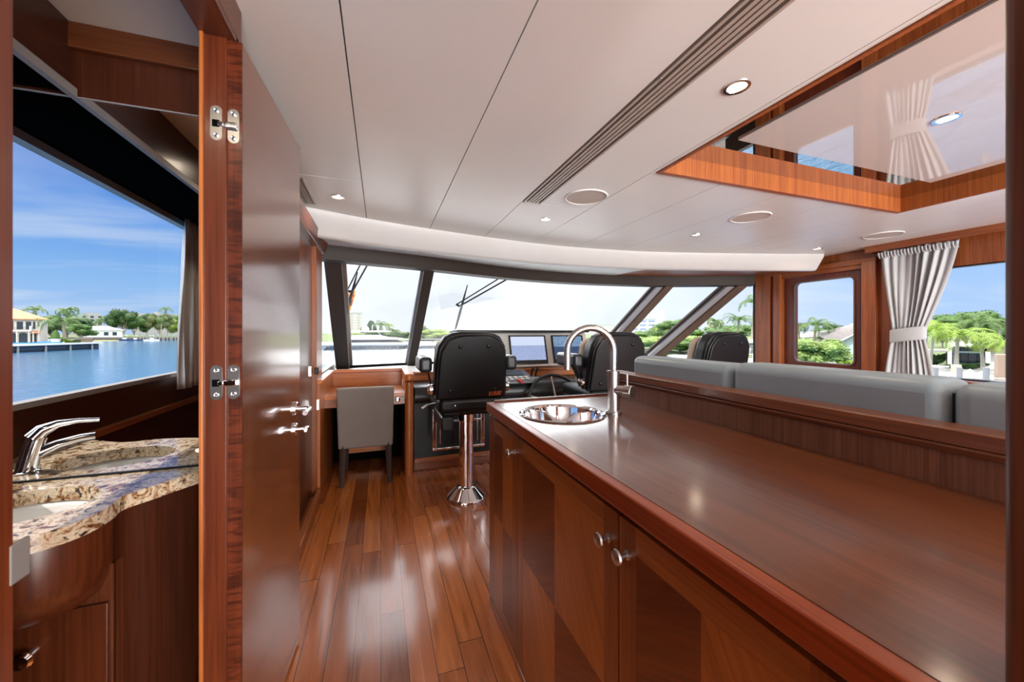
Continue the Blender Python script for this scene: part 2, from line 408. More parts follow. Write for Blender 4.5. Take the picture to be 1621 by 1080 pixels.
def ceiling():
    b = MB(); g = .0022
    def pan(x0, x1, y0, y1): b.mat(0).box(x0 + g, x1 - g, y0 + g, y1 - g, CZ, CZ + .02)
    xs = [-.10, .38, .87]
    pan(-.43, -.10, -4, 2.3); pan(PW - .02, -.10, 2.3, 3.7); pan(-.10, .38, -4, 4.2); pan(.38, .87, -4, 4.2)
    pan(.87, 1.36, 2.31, 4.2); pan(1.0, 1.36, -4, 2.31); pan(.87, 1.0, -4, -1.5)
    for x0, x1 in ((1.36, 1.845), (1.845, 2.34), (2.34, 2.83), (2.83, 3.32), (3.32, 3.50)):
        pan(x0, x1, 1.655, 4.3); pan(x0, x1, -4, -1.0)
    pan(1.36, 1.385, -1.0, 1.655); pan(3.475, 3.50, -1.0, 1.655)
    pan(3.50, 3.80, -4, 4.2); pan(3.80, 4.30, -4, 3.9); pan(4.30, 4.70, -4, 3.7)
    b.mat(1).box(-.45, .865, -4, 4.3, CZ + .021, CZ + .03).box(1.005, 1.36, -4, 2.31, CZ + .021, CZ + .03).box(.865, 1.36, 2.32, 4.3, CZ + .021, CZ + .03)
    b.box(1.36, 3.50, 1.66, 4.3, CZ + .021, CZ + .03).box(1.36, 3.5, -4, -1.0, CZ + .021, CZ + .03).box(3.50, 4.7, -4, 4.3, CZ + .021, CZ + .03)
    b.box(.865, 1.005, -4, 2.32, CZ + .06, CZ + .07).box(-.56, -.45, 2.3, 4.3, CZ + .021, CZ + .03)
    return struct(b.build('ceiling', [M['white'], M['black']]))
ceiling()
struct(MB().box(-1.35, 4.9, -4.5, 4.35, 2.42, 2.55).build('trim_1', M['white2']), 'white roof of the pilothouse')

# skylight coaming and its mirror
b = MB()
zt = 2.190
for (x0, x1, y0, y1) in ((1.385, 1.405, -1.0, 1.655), (3.455, 3.475, -1.0, 1.655), (1.405, 3.455, 1.625, 1.655), (1.405, 3.455, -1.0, -.97)):
    b.box(x0, x1, y0, y1, CZ - .006, zt + .01)
struct(b.build('trim_2', M['orange_skyl'], bevel=.0015), 'cherry wood lining of the ceiling recess')
struct(MB().box(1.40, 3.46, -.98, 1.64, zt, zt + .01).build('ceiling_recess', M['mirror_tint']), 'mirror inside the ceiling recess')

# fascia curve under the headliner and the soffit out to the windscreen
def curve(pts, n=40):
    out = []
    P = [Vector((*p, 0)) for p in pts]
    P = [P[0] * 2 - P[1]] + P + [P[-1] * 2 - P[-2]]
    for i in range(1, len(P) - 2):
        for k in range(n // (len(P) - 3)):
            t = k / (n // (len(P) - 3)); a, b_, c, d = P[i - 1], P[i], P[i + 1], P[i + 2]
            out.append(.5 * ((2 * b_) + (c - a) * t + (2 * a - 5 * b_ + 4 * c - d) * t * t + (3 * b_ - a - 3 * c + d) * t ** 3))
    out.append(P[-2]); return out
FC = curve([(-.54, 2.86), (-.10, 3.03), (.387, 3.165), (1.1, 3.31), (1.755, 3.375), (2.6, 3.32), (3.37, 3.14), (4.1, 2.93), (4.55, 2.78)], 48)
HT = curve([(-.50, 3.55), (.45, 3.80), (1.3, 4.10), (2.1, 4.25), (3.0, 4.22), (3.72, 4.07), (4.66, 3.66)], 48)
HT[-1].x = 4.68
def resample(c, n):
    return [c[int(round(i * (len(c) - 1) / (n - 1)))] for i in range(n)]
FCr, HTr = resample(FC, 41), resample(HT, 41)
def z_(p, z, dy=0): return (p.x, p.y + dy, z)
b = MB()
b.strip([[z_(p, CZ + .0) for p in FCr], [z_(p, CZ - .03, .004) for p in FCr], [z_(p, 1.945, .075) for p in FCr], [z_(p, 1.93, .095) for p in FCr], [z_(p, 1.93, .125) for p in FCr]])
struct(b.build('trim_3', M['fascia'], sharp=60), 'white fascia curving under the headliner')
b = MB()
sof = [[z_(p, 1.93, .12) for p in FCr], [(a.x * .5 + h.x * .5, a.y * .5 + h.y * .5, 1.965) for a, h in zip(FCr, HTr)], [z_(p, 1.992, .0) for p in HTr]]
b.mat(0).strip([r_[:27] for r_ in sof]); b.mat(1).strip([r_[26:] for r_ in sof])
struct(b.build('trim_4', [M['white'], M['wood_x']], sharp=60), 'soffit between fascia and windscreen, white with a mahogany starboard end')
b = MB(); b.strip([[z_(p, 2.43, .16) for p in HTr], [z_(p, 1.9, .12) for p in HTr]])
struct(b.build('trim_5', M['frame_dark'], thick=.03), 'outer brow over the windscreen')

# windscreen
HB = curve([(-.46, 4.90), (.37, 5.15), (1.2, 5.28), (1.9, 5.32), (2.6, 5.28), (3.22, 5.13), (4.06, 4.94)], 48)
w1 = struct(empty('window_1', (2.1, 4.5, 0)), 'curved windscreen in taupe frames')
b = MB(); b.strip([[z_(p, 1.995, .06) for p in HTr], [z_(p, 1.995, -.02) for p in HTr], [z_(p, 1.872, 0) for p in HTr], [z_(p, 1.86, .09) for p in HTr], [z_(p, 2.02, .12) for p in HTr]], closed=False)
b.build('window_header', M['frame_dark'], w1, sharp=30)
MULL = [((-.40, 3.62, 1.99), (-.42, 4.92, .80), .15), ((.47, 3.83, 1.97), (.37, 5.10, .80), .105), ((3.72, 4.08, 1.97), (3.22, 5.13, .80), .15), ((4.60, 3.70, 1.97), (4.06, 4.94, .80), .17)]
for i, (a, c, w) in enumerate(MULL):
    a = tuple(Vector(a) + (Vector(c) - Vector(a)) * .055)
    sgn = 1 if i < 2 else -1
    inner = M['frame_dark'] if i < 2 else M['frame_brown']
    m_ = MB().beam(a, c, w * (.95 if i < 2 else .62), .09, (0, 1, 0)).build('mullion', inner, w1, bevel=.006)
    A, C = Vector(a), Vector(c)
    if i < 2:
        o = Vector((sgn * w * (.14 if i == 0 else -.14), .06, .05)); MB().beam(A + o, C + o, w * 1.05, .05, (0, 1, 0)).build('mullion_gasket_or_lit_strip', M['frame_mid'] if i == 0 else M['frame_lit'], w1, bevel=.004)  # second mullion's strip is coloured as its lit side
    else:
        o = Vector((-w * .42, .035, .03)); MB().beam(A + o, C + o, w * .55, .05, (0, 1, 0)).build('mullion_lit_side', M['frame_lit'], w1, bevel=.004)  # added strip painted as the light-struck side of the mullion
        o = Vector((-w * .60, .075, .06)); MB().beam(A + o, C + o, w * .55, .04, (0, 1, 0)).build('mullion_gasket_or_lit_strip', M['frame_dark'], w1, bevel=.004)
def pane(name, quad, parent, mat='glass'):
    return MB().add(quad, [(0, 1, 2, 3)]).build(name, M[mat], parent)
HBr = resample(HB, 41)
def idx(c, x): return min(range(len(c)), key=lambda i: abs(c[i].x - x))
for (a, c) in ((-.45, .42), (.45, 3.72), (3.72, 4.66)):
    t0, t1 = idx(HTr, a), idx(HTr, c); n = 14 if c - a > 2 else 2
    top = [HTr[round(t0 + (t1 - t0) * k / n)] for k in range(n + 1)]
    xb = {-.45: (-.46, .37), .45: (.37, 3.22), 3.72: (3.22, 4.06)}[a]
    s0, s1 = idx(HBr, xb[0]), idx(HBr, xb[1]); bot = [HBr[round(s0 + (s1 - s0) * k / n)] for k in range(n + 1)]
    MB().strip([[(p.x, p.y + .06, 1.95) for p in top], [(p.x, p.y + .05, .83) for p in bot]]).build('pane', M['glass'], w1)
b = MB()
b.strip([[z_(p, .845, .02) for p in HBr], [z_(p, .82, -.03) for p in HBr], [z_(p, .80, .10) for p in HBr], [z_(p, .845, .10) for p in HBr]])
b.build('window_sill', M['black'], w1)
# shelf between helm and windscreen
b = MB(); rear = [Vector((x_, 4.07 if x_ < .29 else 3.955, 0)) for x_ in [max(PW, min(SX, p.x * 1.13 - .12)) for p in HBr]]
b.strip([[z_(p, .82) for p in rear], [z_(p, .82, .06) for p in HBr]])
b.strip([[z_(p, .82) for p in rear], [z_(p, .30) for p in rear]])
struct(b.build('trim_6', M['dash'], sharp=30), 'sunlit shelf under the windscreen')
struct(MB().box(-.62, 4.85, 5.40, 5.44, -.9, .78).add([(-.6, 4.97, .78), (.37, 5.22, .80), (1.9, 5.39, .80), (3.3, 5.2, .80), (4.3, 5.0, .78), (4.8, 5.44, .78), (-.6, 5.44, .78)], [(0, 1, 2, 3, 4, 5, 6)]).build('wall_front', M['white2']))

# side windows beside the windscreen
w = struct(empty('window_2', (PW, 4.2, 0)), 'port side window beside the desk')
pane('pane', [(PW - .03, 3.5, .86), (PW - .03, 5.0, .86), (PW - .03, 3.75, 1.95), (PW - .03, 3.5, 1.95)], w)
MB().box(PW - .06, PW + .0, 3.5, 5.0, .80, .87).build('window_frame', M['greywhite'], w, bevel=.004)
w = struct(empty('window_3', (SX, 4.2, 0)), 'triangular starboard window beside the helm')
pane('pane', [(SX - .01, 3.68, .60), (SX - .01, 5.0, .60), (SX - .01, 5.0, .80), (SX - .01, 3.68, 2.0)], w)
MB().box(SX - .04, SX, 3.665, 3.70, .2, 2.02).build('window_frame', M['frame_dark'], w)
struct(MB().box(PW - .10, PW - .03, 3.45, 5.4, -.5, .82).build('wall_port_forward', M['frame_dark']))
struct(MB().box(SX, SX + .08, 3.7, 5.4, -.5, .60).build('wall_starboard_forward', M['frame_dark']))

# starboard wall
b = MB()
b.box(SX, SX + .1, 3.33, 3.69, 0, 2.42)
b.box(SX, SX + .1, 2.50, 3.33, 1.94, 2.42).box(SX, SX + .1, 2.15, 2.50, 0, 2.42)
b.box(SX, SX + .1, -3.2, 2.15, 1.82, 2.42).box(SX, SX + .1, -3.2, 2.15, 0, .84).box(SX, SX + .1, -4.1, -3.2, 0, 2.42)
struct(b.build('wall_starboard', M['wood_z']))
b = MB(); b.box(SX - .05, SX, 3.47, 3.66, 0, 2.0).box(SX - .02, SX, 3.42, 3.47, 0, 2.0).box(SX - .05, SX, 3.335, 3.42, 0, 2.0)
struct(b.build('trim_7', M['wood_z'], bevel=.003), 'mahogany post beside the starboard door')
b = MB(); b.box(SX - .05, SX, 2.38, 2.50, 0, 1.97)
struct(b.build('trim_8', M['wood_z'], bevel=.003), 'mahogany stile aft of the starboard door')
b = MB(); b.box(SX - .045, SX, 2.38, 3.47, 1.95, 2.005).box(SX - .02, SX, 2.5, 3.34, 1.905, 1.95)
struct(b.build('trim_9', M['wood_y'], bevel=.003), 'mahogany head over the starboard door')
# starboard door
def rounded_rect(y0, y1, z0, z1, r, n=6):
    out = []
    for cy, cz, a0 in ((y1 - r, z1 - r, 0), (y0 + r, z1 - r, 90), (y0 + r, z0 + r, 180), (y1 - r, z0 + r, 270)):
        for k in range(n + 1):
            a = R(a0 + 90 * k / n); out.append((cy + r * math.cos(a), cz + r * math.sin(a)))
    return out
def frame_ring(b, outer, inner, xa, xb):
    n = len(outer)
    for o_, i_ in ((outer, inner),):
        v = [(xa, *p) for p in o_] + [(xa, *p) for p in i_] + [(xb, *p) for p in o_] + [(xb, *p) for p in i_]
        f = []
        for k in range(n):
            q = (k + 1) % n
            f += [(k, q, n + q, n + k), (2 * n + k, 3 * n + k, 3 * n + q, 2 * n + q), (k, 2 * n + k, 2 * n + q, q), (n + k, n + q, 3 * n + q, 3 * n + k)]
        b.add(v, f)
d3 = struct(empty('door_3', (SX, 2.95, 0)), 'mahogany starboard door with a rounded glass pane')
b = MB(); y0, y1 = 2.535, 3.325
inner = rounded_rect(2.60, 3.195, .905, 1.835, .05); outer = rounded_rect(y0, y1, .80, 1.925, .002)
frame_ring(b, outer, inner, SX + .02, SX + .06); b.box(SX + .02, SX + .06, y0, y1, .02, .80)
b.build('door_leaf', wood('red mahogany door', (.16, .036, .018), (.10, .022, .012), 'Z'), d3)
b = MB(); frame_ring(b, rounded_rect(2.585, 3.21, .89, 1.85, .06), rounded_rect(2.60, 3.195, .905, 1.835, .05), SX + .01, SX + .03)
b.build('pane_gasket', M['frame_mid'], d3)
pane('pane', [(SX + .04, 2.6, .9), (SX + .04, 3.2, .9), (SX + .04, 3.2, 1.84), (SX + .04, 2.6, 1.84)], d3)
MB().box(SX + .0, SX + .05, 2.50, 2.535, 0, 1.93).box(SX + .005, SX + .012, 2.51, 2.52, 0, 1.93).box(SX + .02, SX + .07, 3.325, 3.335, 0, 1.93).build('door_track', M['plastic'], d3)

# big starboard window
w4 = struct(empty('window_4', (SX, -.5, 0)), 'long starboard window')
pane('pane', [(SX + .06, -3.2, .84), (SX + .06, 2.15, .84), (SX + .06, 2.15, 1.82), (SX + .06, -3.2, 1.82)], w4)
MB().box(SX + .01, SX + .07, -3.2, 2.15, .83, .85).box(SX + .01, SX + .07, -3.2, 2.15, 1.81, 1.825).box(SX + .01, SX + .07, -.62, -.58, .85, 1.81).build('window_frame', M['plastic'], w4)
struct(MB().box(SX - .12, SX, -3.2, 2.14, .80, .84).build('trim_10', M['wood_y'], bevel=.004), 'sill of the long window')
# curtain valance
struct(MB().box(SX - .14, SX - .12, -3.2, 2.42, 2.035, CZ).box(SX - .12, SX, 2.40, 2.42, 2.035, CZ).build('trim_11', M['wood_y'], bevel=.002), 'mahogany valance over the curtains')
# stern wall with wide glass doors
b = MB(); b.box(-.5, .1, -4.1, -4, 0, 2.42).box(4.2, 4.8, -4.1, -4, 0, 2.42).box(.1, 4.2, -4.1, -4, 2.02, 2.42)
struct(b.build('wall_stern', M['wood_z']))
w5 = struct(empty('window_5', (2.1, -4.05, 0)), 'glass doors at the stern')
pane('pane', [(.1, -4.05, .03), (4.2, -4.05, .03), (4.2, -4.05, 2.02), (.1, -4.05, 2.02)], w5)
b = MB()
for x in (.1, 1.12, 2.15, 3.18, 4.17): b.box(x, x + .03, -4.08, -4.03, 0, 2.02)
b.build('window_frame', M['frame_mid'], w5)

# port side
struct(MB().box(-.43, -.37, -4, .555, 0, 2.42).build('wall_port_aft', M['frame_z']))
struct(MB().box(-.43, -.37, .555, 1.152, 2.012, 2.42).build('wall_port_over_door', M['wood_dark_y']))
b = MB(); b.box(-.424, -.372, 1.152, 1.20, 0, 2.42)
struct(b.build('trim_12', M['frame_z'], bevel=.002), 'door jamb carrying the hinges')
struct(MB().box(-.428, -.419, 1.144, 1.20, 0, 2.012).build('trim_13', M['edge_z'], bevel=.002), 'bright lipping on the door jamb')
struct(MB().box(-.43, -.352, .54, 1.158, 2.0, 2.028).box(-.368, -.350, .54, 1.19, 2.012, 2.10).build('trim_14', M['wood_dark_y'], bevel=.002), 'head of the washroom doorway')
struct(MB().box(-.425, -.385, 1.20, 1.86, 0, 2.42).box(-.54, -.47, 1.80, 2.30, 0, 2.42).box(-.54, -.425, 1.80, 1.86, 0, 2.42).build('wall_port', M['wood_dark_z']))
struct(MB().box(-.62, -.46, 2.28, 2.34, 0, 1.95).box(-.62, -.455, 3.17, 3.45, 0, 2.02).build('trim_15', M['wood_z'], bevel=.004), 'frame of the port side door')
struct(MB().box(-.64, PW - .03, 2.3, 3.5, 1.95, 2.42).box(-.64, -.6, 1.9, 3.2, 0, 1.96).build('wall_port_door_side', M['wood_dark_z']))
b = MB(); b.prism([(-.56, 1.895), (-.44, 1.895), (-.425, 1.93), (-.415, 1.985), (-.56, 1.985)], 2.2, 3.47, Matrix(((1, 0, 0, 0), (0, 0, 1, 0), (0, 1, 0, 0), (0, 0, 0, 1))))
struct(b.build('trim_16', M['wood_dark_y'], bevel=.003), 'moulded cornice over the port side door')
d2 = struct(empty('door_2', (-.56, 2.75, 0)), 'closed dark port side door')
MB().box(-.53, -.487, 2.34, 3.17, .04, 1.93).build('door_leaf', M['wood_dark_z'], d2)
MB().box(-.487, -.478, 3.08, 3.11, .93, 1.0).build('door_handle', M['chrome'], d2)
struct(MB().box(-.60, -.44, 2.34, 3.14, 0, .03).box(-.455, -.415, 2.3, 3.15, 0, .075).build('trim_17', M['wood_y'], bevel=.006), 'raised threshold of the port side door')

# washroom
struct(MB().box(-1.12, -.43, -.35, 1.38, 2.095, 2.11).build('ceiling_washroom', M['white']))
struct(MB().box(-1.15, -.43, 1.38, 1.42, 0, 2.42).build('wall_washroom_forward', wood('washroom panel', (.085, .020, .007), (.05, .011, .004), 'Z', across=26)))
struct(MB().box(-1.1, -.43, 1.362, 1.38, 2.025, 2.095).build('trim_18', wood('washroom strip', (.16, .045, .012), (.10, .026, .007), 'X'), bevel=.002), 'mahogany strip over the vanity mirror')
struct(MB().box(-1.15, -.43, -.39, -.35, 0, 2.42).build('wall_washroom_aft', M['wood_dark_z']))
b = MB(); b.box(-1.13, -1.1, -.15, 1.38, 0, 1.0).box(-1.13, -1.1, -.15, 1.38, 1.905, 2.42).box(-1.13, -1.1, -.39, -.15, 0, 2.42).box(-1.13, -1.1, 1.30, 1.42, 1.0, 1.905)
struct(b.build('wall_washroom_port', wood('washroom dark panel', (.07, .017, .006), (.042, .010, .004), 'Y')))
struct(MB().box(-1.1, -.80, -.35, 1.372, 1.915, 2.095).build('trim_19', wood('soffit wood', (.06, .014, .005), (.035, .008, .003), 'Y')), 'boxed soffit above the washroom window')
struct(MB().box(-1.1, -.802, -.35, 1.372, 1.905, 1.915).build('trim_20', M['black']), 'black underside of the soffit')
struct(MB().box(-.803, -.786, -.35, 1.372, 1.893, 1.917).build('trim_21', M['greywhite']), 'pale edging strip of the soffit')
struct(MB().box(-1.1, -1.075, -.35, .88, .825, .855).build('trim_22', M['wood_y'], bevel=.003), 'wooden rail along the washroom wall')
w6 = struct(empty('window_6', (-1.15, .66, 1.45)), 'washroom window')
pane('pane', [(-1.115, -.15, 1.0), (-1.115, 1.30, 1.0), (-1.115, 1.30, 1.905), (-1.115, -.15, 1.905)], w6)
MB().box(-1.14, -1.10, -.15, 1.30, 1.875, 1.905).box(-1.14, -1.095, -.15, 1.30, 1.0, 1.02).build('window_frame', M['greywhite'], w6)
# foreground post at the end of the galley
struct(MB().box(.52, .60, .02, .176, 0, CZ).build('trim_23', M['post'], bevel=.008), 'mahogany post at the near end of the galley')
# skylight panel
# hull outside
struct(MB().box(-1.34, -1.2, -4.5, 1.5, -2.4, .1).box(4.84, 4.95, -4.5, 5.4, -2.4, .2).box(-.75, -.62, 1.5, 5.4, -2.4, .2).build('wall_hull', M['white2']))
b = MB(); b.add([(-.9, 5.44, .74), (5.0, 5.44, .74), (4.6, 8.2, .70), (3.2, 11.5, .68), (2.1, 12.6, .68), (1.0, 11.5, .68), (-.4, 8.2, .70)], [(0, 1, 2, 3, 4, 5, 6)])
struct(b.build('floor_foredeck', M['white2']), 'white foredeck outside the windscreen')

struct(MB().box(-1.3, 4.9, -8.5, -4.12, -.10, -.02).build('floor_aft_bounce', M['white2']), 'added white deck astern, bouncing light up to the ceiling')  # unseen deck added to reflect light onto the cabin ceiling
# ================================================================== THINGS INSIDE
# ---- washroom door (hung on the jamb, swung flat against the passage wall)
dr = struct(empty('door_1', (-.340, 1.157, 0), R(-3)), 'open washroom door folded back against the wall')
leaf = MB().box(-.034, 0, .003, .575, .016, 2.0).build('door_leaf', M['door_z'], dr, local=True, bevel=.001)
MB().box(-.0345, .0003, 0, .004, .016, 2.0).build('door_edge', M['figured'], dr, local=True)
def hinge(z):
    h = MB()
    def plate(x, w=.026, hh=.088, y=-.002):
        pts = [(x - w / 2 * math.cos(R(a)), z + (hh / 2 - w / 2) * (1 if a < 180 else -1) + w / 2 * math.sin(R(a))) for a in list(range(0, 181, 20)) + list(range(180, 361, 20))]
        h.prism(pts, y, y + .002, Matrix(((1, 0, 0, 0), (0, 0, 1, 0), (0, 1, 0, 0), (0, 0, 0, 1))))
    plate(-.018); plate(-.053, y=-.009)
    ho = h.build('hinge', M['steel'], dr, local=True, weld=True)
    k = MB().box(-.038, -.008, -.012, -.003, z - .009, z + .006).box(-.050, -.036, -.0125, -.004, z - .007, z + .004)
    k.build('hinge_arm', M['chrome'], ho, local=True, bevel=.002)
    k = MB().box(-.062, -.046, -.0095, -.006, z - .010, z + .008)
    k.build('hinge_slot', M['black'], ho, local=True)
    for x in (-.018, -.053):
        for s in (-1, 1):
            MB().lathe([(.0055, 0), (.0055, .002), (.004, .003), (.002, .0018)], 12, (x, -.0035 if x > -.03 else -.009, z + s * .031), '-Y').build('screw', M['chrome'], ho, local=True)
hinge(1.78); hinge(1.122); hinge(.22)
h = MB().lathe([(.026, 0), (.026, .008), (.022, .011)], 24, (0, .50, .955), 'X').build('lever_handle', M['chrome'], dr, local=True)
MB().tube([(.008, .50, .955), (.045, .50, .955), (.056, .49, .955), (.058, .475, .955), (.058, .40, .955)], .009, 14).build('lever', M['chrome'], h, local=True)
h = MB().lathe([(.024, 0), (.024, .007), (.02, .010)], 24, (0, .50, .875), 'X').build('thumb_turn', M['chrome'], dr, local=True)
MB().tube([(.008, .50, .875), (.04, .50, .875)], .006).box(.036, .05, .475, .515, .866, .884).build('turn_knob', M['chrome'], h, local=True, bevel=.003)
o = MB().box(-.3725, -.369, .551, .5755, .981, 1.024).build('strike_plate', M['strike'], origin=(-.366, .56, 1.0), bevel=.002, seg=3)
tag(o, 'grey strike plate on the near door jamb at the left picture edge', 'door plate')

# ---- vanity
front = [(-1.1, .89), (-1.03, .90), (-.887, .985), (-.80, .975), (-.72, .985), (-.655, 1.005), (-.61, 1.045), (-.592, 1.09), (-.590, 1.14), (-.596, 1.18), (-.585, 1.205), (-.56, 1.235), (-.53, 1.28), (-.49, 1.33), (-.465, 1.373)]
def smooth(pts, n=3):
    out = []
    P = [Vector((*p, 0)) for p in pts]; P = [P[0]] + P + [P[-1]]
    for i in range(1, len(P) - 2):
        for k in range(n):
            t = k / n; a, b_, c, d = P[i - 1], P[i], P[i + 1], P[i + 2]
            q = .5 * ((2 * b_) + (c - a) * t + (2 * a - 5 * b_ + 4 * c - d) * t * t + (3 * b_ - a - 3 * c + d) * t ** 3); out.append((q.x, q.y))
    out.append(pts[-1]); return out
fs = smooth(front)
BC = Vector((-.795, 1.19)); BRX, BRY = .145, .115
def slab_with_hole(b, outline, hole, z0, z1):
    import bmesh
    from mathutils.geometry import tessellate_polygon
    o3 = [Vector((*p, 0)) for p in outline]; h3 = [Vector((*p, 0)) for p in hole]
    tris = tessellate_polygon([o3, list(reversed(h3))]); allp = outline + list(reversed(hole)); n = len(allp)
    b.add([(p[0], p[1], z1) for p in allp] + [(p[0], p[1], z0) for p in allp], [tuple(t) for t in tris] + [tuple(n + i for i in reversed(t)) for t in tris])
    for ring in (outline, hole):
        m_ = len(ring); b.add([(p[0], p[1], z0) for p in ring] + [(p[0], p[1], z1) for p in ring], [(i, (i + 1) % m_, m_ + (i + 1) % m_, m_ + i) for i in range(m_)])
outline = [(-1.1, 1.373)] + fs
hole = [(BC.x + BRX * math.cos(2 * math.pi * k / 40), BC.y + BRY * math.sin(2 * math.pi * k / 40)) for k in range(40)]
b = MB(); slab_with_hole(b, outline, hole, .815, .85)
vt = b.build('granite_slab', M['granite'], origin=(-.8, 1.2, .815), weld=True, sharp=30)
tag(vt, 'curved cream and brown granite vanity top', 'vanity top')
b = MB(); rows = []
for k, (s_, z) in enumerate([(1.06, .814), (1.02, .80), (.97, .77), (.85, .73), (.6, .705), (.3, .697), (.02, .695)]):
    rows.append([(BC.x + BRX * s_ * math.cos(2 * math.pi * j / 40), BC.y + BRY * s_ * math.sin(2 * math.pi * j / 40), z) for j in range(40)])
b.strip(rows, closed=True)
ba = b.build('wash_basin', M['porcelain'], origin=(BC.x, BC.y, .695), thick=.008); tag(ba, 'oval white basin sunk in the granite vanity top', 'basin')
MB().lathe([(.02, .700), (.02, .703), (.012, .704), (.0, .702)], 20, (BC.x, BC.y, 0)).build('drain', M['chrome'], ba)
cab = tag(empty('vanity_cabinet', (-.8, 1.2, 0)), 'dark mahogany vanity cabinet with a bowed front', 'vanity cabinet')
b = MB()
def inset(pts, d, cx=-.8, cy=1.38): return [(p[0] + (cx - p[0]) * d, p[1] + (cy - p[1]) * d) for p in pts]
bel = [p for p in fs if p[0] < -.594 or p[1] < 1.19]
rows = [[(p[0], p[1], z) for p in inset(bel, d)] for z, d in ((.812, .05), (.80, .045), (.72, .05), (.68, .08), (.645, .16), (.62, .28))]
VF = wood('vanity front', (.115, .027, .008), (.07, .015, .005), 'Z'); b.strip(rows); b.build('bowed_front', VF, cab)
pts = inset([p for p in fs if p[1] >= 1.15 and p[0] > -.60], .03)
MB().strip([[(p[0], p[1], .812) for p in pts], [(p[0], p[1], .02) for p in pts]]).build('side_panel', wood('vanity side', (.06, .014, .005), (.04, .009, .003), 'Z'), cab)
MB().box(-1.1, -.60, 1.16, 1.36, .02, .70).build('body', M['wood_dark_z'], cab)
dd = MB().box(-1.02, -.605, 1.148, 1.16, .06, .615).build('door', VF, cab, bevel=.001)
MB().lathe([(.007, 0), (.007, .014), (.017, .02), (.019, .025), (.014, .031), (0, .033)], 20, (-.735, 1.148, .535), '-Y').build('knob', M['chrome'], dd)
mr = tag(empty('vanity_mirror', (-.77, 1.375, .85)), 'frameless vanity mirror on the washroom wall', 'mirror')
MB().box(-1.1, -.43, 1.3745, 1.3795, .856, 1.893).build('mirror_glass', M['mirror'], mr)
MB().box(-1.1, -.43, 1.372, 1.379, 1.893, 1.896).build('top_strip', M['greywhite'], mr)
MB().box(-1.1, -.43, 1.371, 1.379, .851, .856).build('bottom_strip', M['plastic'], mr)
# vanity tap
vf = tag(empty('mixer_tap', (-.955, 1.275, .85)), 'chrome single lever tap beside the oval basin, seen in the mirror', 'tap')
MB().lathe([(.026, 0), (.027, .004), (.024, .006)], 24, (0, 0, 0)).build('base', M['chrome'], vf, local=True)
MB().tube([(0, 0, .004), (.004, -.004, .035), (.010, -.008, .07), (.016, -.012, .096)], [.022, .0215, .0205, .020], 20).build('body', M['chrome'], vf, local=True)
MB().tube([(.014, -.011, .050), (.05, -.030, .068), (.09, -.05, .078), (.118, -.062, .079)], [.017, .0125, .011, .0105], 16).build('spout', M['chrome'], vf, local=True)
MB().tube([(.010, -.006, .094), (.024, -.016, .115), (.05, -.03, .128), (.085, -.047, .131), (.125, -.066, .127)], [.021, .018, .011, .007, .006], 16).build('lever', M['chrome'], vf, local=True)
# washroom curtain
def curtain(name, y_top, y_waist, y_bot, zt, zw, zb, x, mats, amp=.03, n=10, side=1, rows=26, waist_h=.07):
    root = empty(name, (x, (y_top[0] + y_top[1]) / 2, zb))
    b = MB(); rws = []; cols = n * 14
    for i in range(rows + 1):
        f = i / rows; z = zt + (zb - zt) * f
        if z > zw: g = (zt - z) / (zt - zw); e = g ** 1.25; a, c = y_top, y_waist
        else: g = (zw - z) / (zw - zb); e = g ** .7; a, c = y_waist, y_bot
        y0 = a[0] + (c[0] - a[0]) * e; y1 = a[1] + (c[1] - a[1]) * e
        kk = abs(y1 - y0) / abs(y_top[1] - y_top[0])
        row = []
        for j in range(cols + 1):
            u = j / cols; ph = u * n * 2 * math.pi
            s = math.sin(ph + .5 * math.sin(ph * .37 + 1.3)); s = math.copysign(abs(s) ** .8, s)
            am = amp * (.6 + .4 * math.sin(u * 9 + 2)) * (.55 + .45 * kk) * (1 if i > 1 else .7)
            dy = .012 * math.sin(ph * 2 + u * 5) * kk * (f * .5)
            row.append((x + s * am * side + .008 * math.sin(z * 5 + u * 12), y0 + (y1 - y0) * u + dy, z))
        rws.append(row)
    b.strip(rws); cl = b.build('curtain_cloth', mats, root, thick=.003, sharp=80)
    return root
c = curtain('window_curtain', (2.33, 1.79), (2.235, 2.015), (2.30, 1.94), 2.035, 1.225, .80, SX - .075, M['curtain'], .034, 9)
tag(c, 'pale grey pleated curtain gathered by a band beside the starboard window', 'curtain')
b = MB(); ring = []
for z, k in ((1.288, 1.0), (1.27, 1.03), (1.18, 1.03), (1.165, 1.0)):
    ring.append([(SX - .075 + .045 * k * math.sin(2 * math.pi * j / 24), 2.125 + .125 * k * math.cos(2 * math.pi * j / 24) * (1 if k else 1), z - .02 * math.cos(2 * math.pi * j / 24)) for j in range(24)])
b.strip(ring, closed=True).build('tie_band', M['curtain'], c, thick=.004)
b = MB()
for k in range(23):
    y = 2.325 - k * .0242; b.tube([(SX - .108, y, 2.02), (SX - .112, y - .004, 1.99), (SX - .104, y - .008, 1.965)], [.008, .005, .003], 6)
b.build('gathered_heading', M['curtain'], c)
c = curtain('window_curtain', (-.10, .09), (-.09, .12), (-.10, .155), 1.90, 1.5, .93, -1.06, M['curtain2'], .022, 5)
tag(c, 'white curtain hanging at the edge of the washroom window, seen in the mirror', 'curtain')

